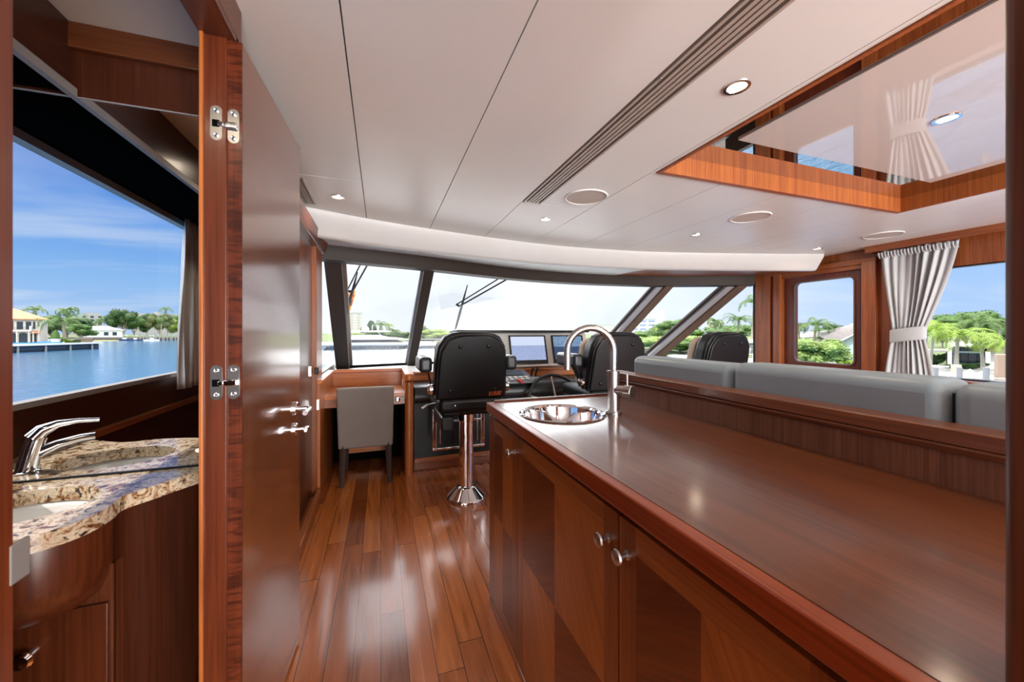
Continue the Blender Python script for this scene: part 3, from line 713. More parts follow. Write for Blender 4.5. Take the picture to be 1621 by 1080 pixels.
# ---- galley
wt = empty('worktop', (.8, .93, .885)); tag(wt, 'long glossy mahogany galley worktop', 'worktop')
SC_, SRr = Vector((.685, 1.365)), .158
b = MB(); hole = [(SC_.x + SRr * math.cos(2 * math.pi * k / 48), SC_.y + SRr * math.sin(2 * math.pi * k / 48)) for k in range(48)]
slab_with_hole(b, [(.492, .18), (1.12, .18), (1.12, 1.665), (.492, 1.665)], hole, .89, .925); b.build('worktop_surface', M['top_y'], wt, weld=True, sharp=30)
MB().box(.462, .492, .18, 1.70, .882, .9255).build('front_lipping', M['top_edge'], wt, bevel=.004, seg=3)
MB().box(.492, 1.12, 1.665, 1.70, .882, .9255).build('end_lipping', M['top_edge'], wt, bevel=.004, seg=3)
MB().box(.50, 1.12, 1.682, 1.702, .9255, .934).build('fiddle_rail', M['wood_dark_z'], wt, bevel=.003)
sk = empty('round_sink', (SC_.x, SC_.y, .78)); tag(sk, 'round polished steel sink in the galley worktop', 'sink')
MB().lathe([(.170, .925), (.172, .9285), (.166, .932), (.157, .929), (.152, .922)], 48, (SC_.x, SC_.y, 0), cap=False).build('rim', M['chrome'], sk)
MB().lathe([(.152, .922), (.148, .90), (.142, .86), (.128, .815), (.10, .785), (.05, .775), (.0, .773)], 48, (SC_.x, SC_.y, 0), cap=False).build('bowl', M['chrome'], sk)
MB().lathe([(.035, .776), (.035, .780), (.022, .782), (.0, .778)], 24, (SC_.x, SC_.y, 0)).build('drain', M['steel'], sk)
fx, fy = .880, 1.300
fa = empty('kitchen_faucet', (fx, fy, .925)); tag(fa, 'tall brushed nickel gooseneck faucet beside the round sink', 'faucet')
MB().lathe([(.031, 0), (.031, .010), (.028, .012), (.028, .014)], 28).build('base', M['steel'], fa, local=True)
MB().lathe([(.0235, .012), (.0235, .170), (.021, .172), (.0145, .172)], 28).build('body', M['steel'], fa, local=True)
dx, dy = -.94, .34
pts = [(0, 0, .165), (0, 0, .25)]
for k in range(15):
    a = math.pi * k / 14; r = .0925; h = r - r * math.cos(a); pts.append((dx * h, dy * h, .25 + r * math.sin(a)))
pts += [(dx * .185, dy * .185, .21), (dx * .185, dy * .185, .175)]
MB().tube(pts, .0135, 20).build('gooseneck_spout', M['steel'], fa, local=True)
ax = Vector((.36, -.933, 0))
hb = MB().tube([(0, 0, .095), ax * .050 + Vector((0, 0, .095))], .019, 24).build('handle_neck', M['steel'], fa, local=True)
hb = MB().tube([ax * .052 + Vector((0, 0, .095)), ax * .086 + Vector((0, 0, .095))], .0240, 28).build('handle', M['steel'], fa, local=True, bevel=.002)
MB().tube([ax * .062 + Vector((0, 0, .113)), ax * .062 + Vector((0, 0, .162))], .0042, 12).build('lever', M['steel'], hb, local=True)
# cabinets
CF = .478
def quarters(b, y0, y1, z0, z1, x):
    ym, zm = (y0 + y1) / 2, (z0 + z1) / 2
    for (a, c, e, f, k) in ((ym, y1, zm, z1, 2), (y0, ym, zm, z1, 3), (ym, y1, z0, zm, 3), (y0, ym, z0, zm, 2)):
        b.mat(k).add([(x, a, e), (x, c, e), (x, c, f), (x, a, f)], [(0, 3, 2, 1)])
def cabinet(y0, y1, knob_y, label, end=False):
    r = empty('base_cabinet', (.78, (y0 + y1) / 2, 0)); tag(r, label, 'cabinet', 'galley base cabinets under the worktop')
    b = MB().box(CF + .022, 1.11, y0 + .001, y1 - .001, .0, .86)
    b.build('body', M['cab_z'], r)
    if end: MB().box(CF, 1.12, y1 - .004, y1 + .016, .0, .865).build('end_panel', M['cab_z'], r, bevel=.001)
    ya, yb, za, zb, s = y0 + .002, y1 - .002 - (.004 if end else 0), .035, .862, .055
    b = MB()
    b.mat(0).box(CF, CF + .02, ya, ya + s, za, zb).box(CF, CF + .02, yb - s, yb, za, zb)
    b.mat(1).box(CF, CF + .02, ya + s, yb - s, zb - s, zb).box(CF, CF + .02, ya + s, yb - s, za, za + s)
    quarters(b, ya + s, yb - s, za + s, zb - s, CF + .0004)
    d = b.build('door', [M['cab_z'], M['cab_y'], M['q_a'], M['q_b']], r)
    MB().lathe([(.010, 0), (.010, .004), (.0055, .006), (.0055, .016), (.0085, .018), (.0085, .020), (.006, .021), (.014, .0235), (.016, .027), (.0145, .031), (.008, .0335), (0, .034)], 24, (CF, knob_y, .795), '-X').build('knob', M['steel'], d)
    MB().box(CF - .004, CF + .03, y0, y1, 0, .028).build('plinth', M['cab_y'], r, bevel=.004)
cabinet(1.319, 1.684, 1.350, 'narrow mahogany cabinet at the far end of the galley worktop', True)
cabinet(.687, 1.319, .722, 'wide mahogany cabinet with quartered veneer in the middle of the galley')
cabinet(.25, .687, .654, 'mahogany cabinet nearest the camera under the worktop')
o = MB().box(CF, 1.11, .18, .249, 0, .862).build('filler_panel', M['cab_z'], origin=(.8, .21, 0)); tag(o, 'narrow mahogany filler beside the near post', 'panel')
# bench back and cushions
bb = empty('bench_back', (1.14, .85, 0)); tag(bb, 'long mahogany upstand and ledge behind the galley worktop', 'bench back')
MB().box(1.121, 1.15, .0, 1.675, 0, 1.01).build('back_panel', M['back_z'], bb)
b = MB(); b.prism([(1.106, 1.012), (1.112, 1.004), (1.118, 1.0), (1.16, 1.0), (1.16, 1.018), (1.106, 1.018)], 0, 1.685, Matrix(((1, 0, 0, 0), (0, 0, 1, 0), (0, 1, 0, 0), (0, 0, 0, 1))))
b.box(1.102, 1.185, 0, 1.69, 1.020, 1.052); b.build('ledge', M['back_z'].copy() if False else wood('ledge wood', (.26, .10, .045), (.17, .055, .024), 'Y', rough=.35), bb, bevel=.003)
bs = empty('corner_sofa', (1.5, .8, 0)); tag(bs, 'grey leather sofa base on the far side of the galley', 'sofa')
MB().box(1.16, 1.80, 0, 1.66, 0, .30).build('sofa_base', M['wood_z'], bs)
MB().box(1.30, 1.82, 0, 1.64, .30, .46).build('seat_cushion', M['cushion'], bs, bevel=.04, seg=4)
for (a, c, z, lab) in ((1.035, 1.60, 1.132, 'farthest grey leather back cushion, near the faucet'), (.482, 1.030, 1.142, 'middle grey leather back cushion on the ledge'), (-.02, .477, 1.140, 'nearest grey leather back cushion at the right picture edge')):
    b = MB(); n = 10; rows = []
    # padded block with crowned top
    x0, x1, z0 = 1.188, 1.33, .47
    b.box(x0, x1, a, c, z0, z)
    o = b.build('back_cushion', M['cushion'], origin=((x0 + x1) / 2, (a + c) / 2, z0), bevel=.034, seg=6)
    tag(o, lab, 'cushion', 'grey sofa back cushions')
    MB().box(x0 + .03, x1 - .03, a - .0035, a + .0035, z0 + .05, z - .03).build('end_seam', M['leather_soft'], o)

# ---- ceiling fittings
def downlight(x, y, r=.045, label='', z=CZ, lamp=13):
    e = empty('downlight', (x, y, z)); tag(e, label, 'light', 'recessed ceiling downlights')
    MB().lathe([(r * .72, -.001), (r * .76, -.004), (r, -.004), (r * 1.02, 0)], 28, cap=False).build('trim_ring', M['chrome'], e, local=True)
    MB().lathe([(0, -.002), (r * .74, -.002)], 24, cap=False).build('lamp_lens', M['lamp'], e, local=True)
    if lamp:
        light('downlight_lamp', 'SPOT', (x, y, z - .012), (0, 0, 0), lamp, (1, .82, .62), spot_size=R(165), spot_blend=.9, shadow_soft_size=.05)
M['lamp'] = glow('warm lamp', (1, .66, .40), 2.2)
downlight(1.165, .985, .042, 'downlight beside the long ceiling grille', lamp=5)
downlight(-.255, 2.61, .042, 'downlight above the desk near the open door')
downlight(1.17, 2.61, .034, 'downlight just forward of the end of the ceiling grille')
downlight(2.60, 2.60, .042, 'downlight forward of the middle round speaker', lamp=3)
downlight(4.2, 2.63, .042, 'downlight by the starboard door')
downlight(.25, -1.0, .045, 'downlight behind the camera'); downlight(1.165, -.6, .045, 'downlight aft of the galley')
downlight(4.2, .2, .045, 'downlight over the starboard seating'); downlight(4.2, -1.8, .045, 'downlight at the starboard quarter'); downlight(.25, -2.8, .045, 'downlight near the stern doors')
downlight(2.5, -2.6, .045, 'downlight in the middle of the saloon')
downlight(-.62, .45, .04, 'small downlight in the washroom ceiling', z=2.095, lamp=5)
downlight(2.33, .94, .045, 'downlight in the glossy ceiling panel', z=2.181, lamp=2.5)
downlight(2.0, 3.75, .028, 'small downlight in the windscreen soffit', z=1.985, lamp=6)
for (x, y, lab) in ((1.22, 2.10, 'round speaker next to the end of the ceiling grille'), (2.58, 2.07, 'middle round ceiling speaker forward of the recess'), (4.15, 2.07, 'round ceiling speaker above the starboard curtain')):
    e = tag(empty('ceiling_speaker', (x, y, CZ)), lab, 'speaker', 'round ceiling speakers')
    MB().lathe([(.122, -.001), (.124, -.006), (.132, -.006), (.135, 0)], 40, cap=False).build('rim', M['white2'], e, local=True)
    MB().lathe([(0, -.004), (.123, -.003)], 40, cap=False).build('grille', M['speaker'], e, local=True)
def grille(x0, x1, y0, y1, label, n=5):
    e = tag(empty('air_grille', ((x0 + x1) / 2, (y0 + y1) / 2, CZ)), label, 'vent', 'long ceiling air grilles')
    MB().box(x0, x0 + .012, y0, y1, CZ - .005, CZ + .012).box(x1 - .012, x1, y0, y1, CZ - .005, CZ + .012).box(x0, x1, y1 - .006, y1, CZ - .005, CZ + .012).box(x0, x1, y0, y0 + .006, CZ - .005, CZ + .012).build('grille_frame', M['vent'], e, bevel=.001)
    w = (x1 - x0 - .024) / n
    for k in range(n - 1):
        xc = x0 + .012 + w * (k + 1)
        MB().box(xc - .0065, xc + .0065, y0, y1 - .006, CZ - .004, CZ + .010).build('slat', M['vent'], e)
    for yy in (y1 - .22, y1 - .75, y1 - 1.28):
        for xx in (x0 + .006, x1 - .006):
            MB().lathe([(.0045, -.0062), (.0035, -.0075), (0, -.008)], 10, (xx, yy, CZ)).build('screw', M['chrome'], e)
grille(.876, .998, -1.5, 2.31, 'long bronze ceiling air grille left of the recess')
grille(-.475, -.405, 2.35, 2.80, 'short ceiling air grille above the open door', 4)
MB().box(-.47, -.41, 2.36, 2.79, CZ - .0015, CZ - .0005).build('grille_backing', M['black'], [o for o in bpy.data.objects if o.name.startswith('air_grille')][-1])
pn = MB().box(1.64, 3.24, -.85, 1.38, 2.182, 2.190).build('ceiling_panel', M['panel'], origin=(2.4, .3, 2.186), bevel=.001)
tag(pn, 'glossy white panel hanging in the wood lined ceiling recess', 'ceiling panel')

# ---- desk in the port corner
dk = empty('desk', (-.1, 3.75, 0)); tag(dk, 'built in mahogany desk in the corner under the windscreen', 'desk')
MB().box(-.45, .20, 3.44, 4.00, .69, .722).build('desk_top', M['orange_x'], dk, bevel=.003)
MB().box(-.45, .20, 3.455, 3.48, .62, .69).build('apron_drawer', M['wood_x'], dk, bevel=.002)
lk = MB().lathe([(.022, 0), (.022, .004), (.016, .006)], 20, (.14, 3.455, .66), '-Y').build('drawer_lock', M['chrome'], dk)
MB().box(-.46, -.435, 3.20, 4.06, 0, .86).build('side_panel', M['orange_z'], dk, bevel=.004)
b = MB(); b.lathe([(.036, 0), (.036, .815)], 20, (.235, 3.43, 0)).box(.20, .27, 3.43, 4.02, 0, .815); b.build('corner_post', M['orange_z'], dk)
b = MB(); b.box(-.46, .25, 4.02, 4.06, .70, .86); b.build('back_board', M['orange_x'], dk)
b = MB(); b.box(-.48, -.42, 3.20, 4.06, .855, .885).box(-.48, .24, 4.00, 4.07, .855, .885).box(.20, .275, 3.46, 4.07, .818, .885)
b.lathe([(.039, .822), (.041, .84), (.041, .87), (.037, .885)], 20, (.236, 3.44, 0)); b.build('rim_rail', M['orange_x'], dk, bevel=.006, seg=3)
MB().box(-.435, .20, 3.98, 4.02, .0, .70).build('kick_board', M['black'], dk)  # wooden board made black, painting in the shade under the desk
MB().box(-.30, .05, 3.9, 3.97, .10, .16).build('foot_rail', M['orange_x'], dk)
o = MB().box(.193, .2, 3.70, 3.76, .74, .80).build('wall_socket', M['white2'], origin=(.19, 3.73, .77), bevel=.003); tag(o, 'small white socket inside the desk surround', 'socket')
o = MB().box(-.456, -.440, 3.19, 3.197, .66, .74).build('cabinet_latch', M['chrome'], origin=(-.45, 3.19, .70), bevel=.002); tag(o, 'narrow chrome latch at the left end of the desk', 'latch')
o = MB().box(-.468, -.440, 3.155, 3.172, .935, .985).build('door_catch', M['plastic'], origin=(-.455, 3.16, .96), bevel=.004); tag(o, 'small black catch on the port door frame', 'catch')
# desk chair
M['leg'] = plain('dark grey brown chair legs', (.05, .035, .032), .4)
ch = empty('desk_chair', (-.115, 3.32, 0)); tag(ch, 'grey fabric dining chair pushed under the corner desk', 'chair')
b = MB(); rows = []
prof = [(.30, -.155), (.40, -.162), (.55, -.175), (.70, -.195), (.80, -.212)]
rws = []
for z, y in prof: rws.append([(-.21 - (z - .3) * .02, y + .0, z), (.21 + (z - .3) * .02, y, z), (.21 + (z - .3) * .02, y + .075, z), (-.21 - (z - .3) * .02, y + .075, z)])
b.strip(rws, closed=True); n = len(prof) * 4; b.add([*rws[0]], [(3, 2, 1, 0)]); b.add([*rws[-1]], [(0, 1, 2, 3)])
for v in b.v: v.y += .17
b.build('backrest', M['chair_grey'], ch, local=True, bevel=.015, seg=4, weld=True, sharp=50)
MB().box(-.215, .215, .06, .46, .33, .47).build('seat', M['chair_grey'], ch, local=True, bevel=.02, seg=4)
for sx in (-1, 1):
    MB().tube([(sx * .175, .035, .33), (sx * .178, .03, .18), (sx * .182, .0, .0)], [.026, .022, .016], 4).build('leg', M['leg'], ch, local=True)
    MB().tube([(sx * .178, .42, .34), (sx * .18, .42, .0)], [.024, .016], 4).build('leg', M['leg'], ch, local=True)
# ================================================================== HELM
XZ = Matrix(((1, 0, 0, 0), (0, 0, 1, 0), (0, 1, 0, 0), (0, 0, 0, 1)))      # prism in XZ extruded along Y
def text_mesh(name, s, size, mat, parent, Mx, depth=.0006, shear=.25):
    cu = bpy.data.curves.new(name, 'FONT'); cu.body = s; cu.size = size; cu.extrude = depth; cu.shear = shear; cu.offset = size * .015
    cu.align_x = 'CENTER'
    t = bpy.data.objects.new(name, cu); col.objects.link(t)
    dg = bpy.context.evaluated_depsgraph_get(); me = bpy.data.meshes.new_from_object(t.evaluated_get(dg))
    bpy.data.objects.remove(t); me.materials.clear(); me.materials.append(mat); me.transform(Mx); me.name = name
    o = bpy.data.objects.new(name, me); col.objects.link(o); o.parent = parent
    return o
def helm_chair(loc, label, az=0.0):
    r = empty('helm_chair', loc); tag(r, label, 'chair', 'black leather helm chairs')
    MB().lathe([(.148, 0), (.150, .010), (.142, .020), (.135, .026), (.075, .085), (.066, .095)], 40).build('pedestal_base', M['chrome'], r, local=True, sharp=50)
    MB().lathe([(.054, .08), (.054, .60)], 32).build('pedestal_column', M['chrome'], r, local=True)
    MB().lathe([(.054, .58), (.061, .585), (.062, .655), (.066, .66), (.066, .672), (.055, .675)], 32).build('collar', M['chrome'], r, local=True)
    MB().box(-.20, .20, -.16, .22, .655, .685).box(-.215, -.13, -.20, .20, .56, .66).build('seat_mechanism', M['plastic'], r, local=True, bevel=.012, seg=3)
    s = MB().box(-.235, .235, -.20, .33, .675, .79).build('seat', M['leather'], r, local=True, bevel=.04, seg=5)
    for x in (-.12, .16): MB().lathe([(.007, 0), (.006, .004), (0, .005)], 10, (x, -.201, .735), '-Y').build('bolt', M['chrome'], s, local=True)
    # backrest: padded shell with a raised rear panel
    def outline(w, zb, zt, ch):
        return [(-w, zb), (w, zb), (w - .004, zt - ch * 1.7), (w - .012, zt - ch), (w - ch * .55, zt - ch * .32), (w - ch * 1.1, zt - .008), (w - ch * 1.7, zt), (-w + ch * 1.7, zt), (-w + ch * 1.1, zt - .008), (-w + ch * .55, zt - ch * .32), (-w + .012, zt - ch), (-w + .004, zt - ch * 1.7)]
    def lean(m_):
        for v in m_.v: k = v.z - .80; v.y -= .20 * k; v.x *= 1 - .16 * k
        return m_
    bk = MB()
    bk.prism(outline(.268, .80, 1.252, .10), -.16, -.03, XZ); lean(bk).build('backrest', M['leather'], r, local=True, bevel=.028, seg=5, sharp=60)
    back = bpy.data.objects[[o.name for o in r.children if o.name.startswith('backrest')][0]]
    rp = MB(); o1 = outline(.256, .775, 1.238, .105); o2 = outline(.243, .785, 1.218, .10)
    n = len(o1); rp.add([(x, -.195, z) for x, z in o1] + [(x, -.232, z) for x, z in o2] + [(x * .5, -.238, 1.0 + (z - 1.0) * .5) for x, z in o2] + [(0, -.240, 1.0)],
           [(i, (i + 1) % n, n + (i + 1) % n, n + i) for i in range(n)] + [(n + i, n + (i + 1) % n, 2 * n + (i + 1) % n, 2 * n + i) for i in range(n)] + [(2 * n + i, 2 * n + (i + 1) % n, 3 * n) for i in range(n)])
    for v in rp.v: v.y += .03
    lean(rp).build('rear_panel', M['leather'], r, local=True, sharp=60, bevel=.006, seg=3)
    rpo = r.children[-1]
    lean(MB().tube([(x, -.184, z) for x, z in outline(.254, .79, 1.232, .105)], .0035, 8, closed=True)).build('piping', M['leather_soft'], rpo, local=True)
    for x, z in ((-.105, 1.15), (.105, 1.15), (-.16, .84), (.16, .84)):
        lean(MB().ball((x, -.209, z), .015, .008, .015, 14, 8)).build('button', M['plastic'], rpo, local=True)
    text_mesh('logo_lettering', 'STIDD', .034, M['orange_logo'], rpo, Matrix.Translation((.165, -.2085, .805)) @ Matrix.Rotation(R(90), 4, 'X'))
    MB().box(.12, .21, -.2085, -.206, .796, .799).build('logo_underline', M['orange_logo'], rpo, local=True)
    r_fc = MB().prism([(-.255, .82), (.255, .82), (.255, 1.16), (.20, 1.205), (-.20, 1.205), (-.255, 1.16)], -.025, .065, XZ)
    fc = lean(r_fc).build('front_cover', M['beige'], r, local=True, bevel=.03, seg=4)
    for sx in (-1, 1):
        x = sx * .315
        a = MB().box(x - .045, x + .045, -.15, .19, .965 - az, 1.075 - az).build('arm_pad', M['leather_soft'], r, local=True, bevel=.027, seg=5)
        MB().beam((sx * .262, -.13, .80), (sx * .295, .02, 1.0 - az), .012, .055, (0, 1, 0)).build('arm_bracket', M['plastic'], r, local=True, bevel=.004)
        h = MB().lathe([(.038, 0), (.038, .022), (.032, .030), (.012, .032), (0, .032)], 24, (sx * .268, -.12, .845), 'X' if sx > 0 else '-X').build('arm_hub', M['chrome'], r, local=True)
        MB().beam((sx * .283, -.15, .80), (sx * .283, -.15, .90), .02, .02).build('hub_rod', M['steel'], h, local=True, bevel=.004)
    MB().tube([(-.24, -.10, .74), (-.31, -.16, .745), (-.345, -.17, .725)], [.007, .007, .009], 10).build('adjuster_lever', M['steel'], r, local=True)
    f = MB()
    for sx in (-1, 1):
        f.box(sx * .20 - .016, sx * .20 + .016, .27, .29, .30, .62).box(sx * .155 - .005, sx * .155 + .005, .27, .29, .34, .56)
    f.box(-.215, .215, .26, .31, .29, .31).box(-.215, .215, .27, .29, .51, .525)
    f.build('footrest_frame', M['chrome'], r, local=True, bevel=.004)
    return r
helm_chair((.612, 2.83, 0), 'helm chair on a chrome pedestal, nearest the corner desk')
c2 = helm_chair((1.81, 2.83, 0), 'middle helm chair seen beyond the gooseneck faucet')
helm_chair((2.97, 2.83, 0), 'farthest helm chair, over the grey cushions by the starboard door', .20)

# ---- console under the helm
hc = tag(empty('helm_console', (2.1, 3.65, 0)), 'black padded helm console with a mahogany plinth', 'console')
MB().box(.28, 4.0, 3.46, 3.95, .13, .66).build('front_panel', M['leather'], hc)
b = MB(); b.tube([(.285, 3.52, .675), (4.0, 3.52, .675)], .085, 24); b.box(.285, 4.0, 3.52, 3.95, .64, .758); b.build('padded_roll', M['leather_soft'], hc)
MB().box(.28, 4.0, 3.50, 3.95, 0, .09).box(.28, 4.0, 3.44, 3.5, .09, .13).build('plinth', M['wood_x'], hc, bevel=.004)
for x in (.62, 1.0): MB().box(x, x + .003, 3.4585, 3.462, .14, .60).build('seam', M['black'], hc)
MB().box(.28, 4.0, 3.90, 3.95, .76, .83).box(.28, 4.0, 3.88, 3.96, .83, .85).build('wood_rim', M['orange_x'], hc, bevel=.004)
# pod with the screens
hp = tag(empty('instrument_pod', (1.6, 4.1, .82)), 'light grey instrument pod with flat screens over the helm', 'instrument panel')
YZ = Matrix(((0, 0, 1, 0), (1, 0, 0, 0), (0, 1, 0, 0), (0, 0, 0, 1)))
MB().prism([(3.955, .85), (4.07, 1.235), (4.10, 1.25), (4.45, 1.235), (4.55, .82), (3.99, .82)], .80, 2.36, YZ).build('pod_body', M['dash'], hp, bevel=.02, seg=3)
MB().prism([(4.035, 1.247), (4.035, 1.272), (4.12, 1.282), (4.50, 1.262), (4.50, 1.235)], .77, 2.39, YZ).build('visor', M['plastic'], hp, bevel=.01, seg=3)
MB().box(.80, 2.36, 3.935, 3.975, .862, .885).tube([(.80, 3.935, .87), (2.36, 3.935, .87)], .010, 10).build('ledge_trim', M['steel'], hp)
def chart(name, kind):
    m, nt = newmat(name); tc = N(nt, 'ShaderNodeTexCoord'); sp = N(nt, 'ShaderNodeSeparateXYZ'); L(nt, tc.outputs['Generated'], sp.inputs[0])
    z = sp.outputs[2]
    if kind == 0:
        n = N(nt, 'ShaderNodeTexNoise', Scale=5.0, Detail=2.0); L(nt, tc.outputs['Generated'], n.inputs['Vector'])
        ln = math_(nt, 'PINGPONG', math_(nt, 'MULTIPLY', n.outputs[0], 14), .5)
        c1 = ramp(nt, ln, [(0, (.10, .13, .25)), (.12, (.22, .27, .42)), (1, (.25, .30, .46))])
        c = mixc(nt, math_(nt, 'GREATER_THAN', z, .62), c1, (.38, .43, .55))
    else:
        n = N(nt, 'ShaderNodeTexVoronoi', Scale=22.0); L(nt, tc.outputs['Generated'], n.inputs['Vector'])
        c1 = ramp(nt, n.outputs[0], [(0, (.75, .82, .9)), (.18, (.6, .7, .8)), (.26, (.09, .16, .26))])
        c = mixc(nt, math_(nt, 'GREATER_THAN', z, .55), (.02, .04, .09), c1)
    e = N(nt, 'ShaderNodeEmission', Strength=.9); L(nt, c, e.inputs[0]); g = N(nt, 'ShaderNodeBsdfGlossy', Roughness=.03); mx = N(nt, 'ShaderNodeMixShader'); mx.inputs[0].default_value = .06
    L(nt, e.outputs[0], mx.inputs[1]); L(nt, g.outputs[0], mx.inputs[2]); o = N(nt, 'ShaderNodeOutputMaterial'); L(nt, mx.outputs[0], o.inputs[0]); return m
def slope(x, s, off): # point on the sloping face
    d = Vector((0, .115, .385)).normalized(); nrm = Vector((0, -.385, .115)).normalized()
    return Vector((x, 3.955, .85)) + d * s + nrm * off
for x0, x1, k in ((1.36, 1.81, 0), (1.885, 2.30, 1)):
    b = MB(); b.add([slope(x0, .045, .002), slope(x1, .045, .002), slope(x1, .375, .002), slope(x0, .375, .002), slope(x0, .045, .014), slope(x1, .045, .014), slope(x1, .375, .014), slope(x0, .375, .014)],
                    [(4, 5, 6, 7), (0, 1, 5, 4), (1, 2, 6, 5), (2, 3, 7, 6), (3, 0, 4, 7)])
    s = b.build('display_screen', M['plastic'], hp)
    MB().add([slope(x0 + .02, .085, .0146), slope(x1 - .02, .085, .0146), slope(x1 - .02, .36, .0146), slope(x0 + .02, .36, .0146)], [(0, 1, 2, 3)]).build('chart_image', chart('chart %d' % k, k), s)
# keypad binnacle
kp = tag(empty('control_keypad', (1.2, 3.55, .76)), 'sloping control box with rows of pale keys on the helm console', 'control panel')
MB().prism([(3.40, .755), (3.40, .785), (3.72, .86), (3.76, .85), (3.76, .755)], .98, 1.42, YZ).build('housing', M['dash_grey'], kp, bevel=.008, seg=2)
MB().add([(1.10, 3.55, .826), (1.36, 3.55, .826), (1.36, 3.68, .857), (1.10, 3.68, .857)], [(0, 1, 2, 3)]).build('small_display', M['plastic'], kp)
for i in range(6):
    for j in range(2):
        x = 1.06 + i * .055; y = 3.43 + j * .05; z = .786 + (y - 3.40) * .234
        MB().box(x, x + .038, y, y + .032, z + .002, z + .012).build('key', M['silver_key'], kp, bevel=.003)
MB().tube([(1.235, 3.405, .80), (1.265, 3.35, .775)], [.010, .014], 10).build('red_switch', M['red'], kp)
th = tag(empty('throttle_lever', (1.50, 3.66, .76)), 'pair of black and chrome throttle levers beside the keypad', 'throttle')
MB().box(1.45, 1.55, 3.58, 3.74, .758, .79).build('throttle_base', M['steel'], th, bevel=.01, seg=3)
for x in (1.475, 1.525): MB().tube([(x, 3.66, .78), (x, 3.63, .85), (x, 3.60, .875)], [.008, .010, .016], 12).build('lever', M['plastic'], th)
# steering wheel
sw = tag(empty('steering_wheel', (1.60, 3.30, .57)), 'black steering wheel with chrome spokes in front of the middle helm chair', 'steering wheel')
sw.rotation_euler = (R(62), 0, 0)
ring = [(.285 * math.cos(2 * math.pi * k / 56), .285 * math.sin(2 * math.pi * k / 56), 0) for k in range(56)]
MB().tube(ring, .0165, 14, closed=True).build('rim', M['leather_soft'], sw, local=True)
MB().lathe([(.0, .03), (.045, .025), (.055, 0), (.05, -.04), (.035, -.20)], 28).build('hub', M['chrome'], sw, local=True)
for k in range(5):
    a = R(90 + 72 * k); MB().tube([(.04 * math.cos(a), .04 * math.sin(a), -.005), (.275 * math.cos(a), .275 * math.sin(a), 0)], [.010, .007], 10).build('spoke', M['steel'], sw, local=True)
# ---- wipers outside the glass, hung from above
def wiper(a, b_, c, d, e, f, label):
    r = tag(empty('wiper', a), label, 'wiper', 'pantograph wipers on the windscreen')
    MB().tube([a, b_], .011, 8).tube([c, d], .009, 8).build('wiper_arm', M['plastic'], r)
    m = (Vector(e) + Vector(f)) / 2
    k = MB().beam(Vector(b_) + (Vector(d) - Vector(b_)) * -.1, Vector(d) + (Vector(d) - Vector(b_)) * .1, .05, .03).build('wiper_link', M['plastic'], r)
    MB().tube([e, (Vector(e) * .75 + Vector(f) * .25), m, (Vector(e) * .25 + Vector(f) * .75), f], [.006, .014, .019, .014, .005], 8).build('wiper_blade', M['plastic'], r)
def pt(u, v, t): return at(u, t, zat(v, t))
wiper(pt(590, 404, 4.3), pt(558, 462, 4.7), pt(580, 400, 4.3), pt(549, 461, 4.7), pt(566, 431, 4.55), pt(545, 508, 4.9), 'wiper on the narrow port pane next to the orange reflection cloth')
wiper(pt(810, 438, 4.75), pt(727, 485, 5.05), pt(798, 436, 4.75), pt(723, 482, 5.05), pt(740, 451, 4.95), pt(717, 536, 5.45), 'wiper on the wide centre pane')
# orange reflection in the pane, built as a small flag on a staff
fl = tag(empty('reflection_cloth', pt(548, 500, 6.2)), 'small orange cloth added for a reflection in the narrow port pane', 'reflection')
MB().tube([pt(543, 450, 6.2), pt(540, 575, 6.2)], .012, 8).build('added_staff', M['frame_mid'], fl)
rows = []
for k, (v, du) in enumerate([(463, 17), (472, 15), (480, 12), (488, 9), (496, 6)]):
    rows.append([at(546 + k * .5 + du * j / 4, 6.2 + .05 * math.sin(j * 2 + k), zat(v - j * .9, 6.2)) for j in range(5)])
b = MB()
for k in range(4): b.mat([0, 0, 1, 0][k]).strip([rows[k], rows[k + 1]])
b.build('added_cloth', [plain('orange reflection tone', (.85, .26, .03), .7), plain('rust reflection tone', (.30, .09, .03), .7)], fl, thick=.01)
# ================================================================== OUTSIDE
WZ = -2.75; GZ = -1.3
G = {}
def leafmat(name, c, v=.35):
    m, nt = newmat(name); tc = N(nt, 'ShaderNodeTexCoord'); n = N(nt, 'ShaderNodeTexNoise', Scale=1.3, Detail=6.0, Roughness=.7); L(nt, tc.outputs['Object'], n.inputs['Vector'])
    cc = ramp(nt, n.outputs[0], [(.32, tuple(x * (1 - v) for x in c)), (.68, tuple(min(1, x * (1 + v)) for x in c))])
    b = bsdf(nt, cc, .5, **{'Subsurface Weight': 0}); 
    tr = N(nt, 'ShaderNodeBsdfTranslucent'); L(nt, cc, tr.inputs[0]); mx = N(nt, 'ShaderNodeMixShader'); mx.inputs[0].default_value = .3
    o = [q for q in nt.nodes if q.type == 'OUTPUT_MATERIAL'][0]; L(nt, b.outputs[0], mx.inputs[1]); L(nt, tr.outputs[0], mx.inputs[2]); L(nt, mx.outputs[0], o.inputs[0]); return m
G['dark'] = leafmat('dark green leaves', (.045, .105, .02)); G['mid'] = leafmat('mid green leaves', (.10, .20, .035)); G['lime'] = leafmat('lime green leaves', (.27, .38, .05))
G['palm'] = leafmat('palm fronds', (.12, .21, .05)); G['palm_lime'] = leafmat('yellow green fronds', (.30, .43, .07)); G['olive'] = leafmat('olive leaves', (.12, .15, .04))
G['shrub'] = leafmat('bright shrub leaves', (.30, .42, .11))
G['bark'] = plain('palm bark', (.32, .26, .20), .8, var=.2); G['barkw'] = plain('pale trunk', (.34, .32, .28), .8, var=.1)
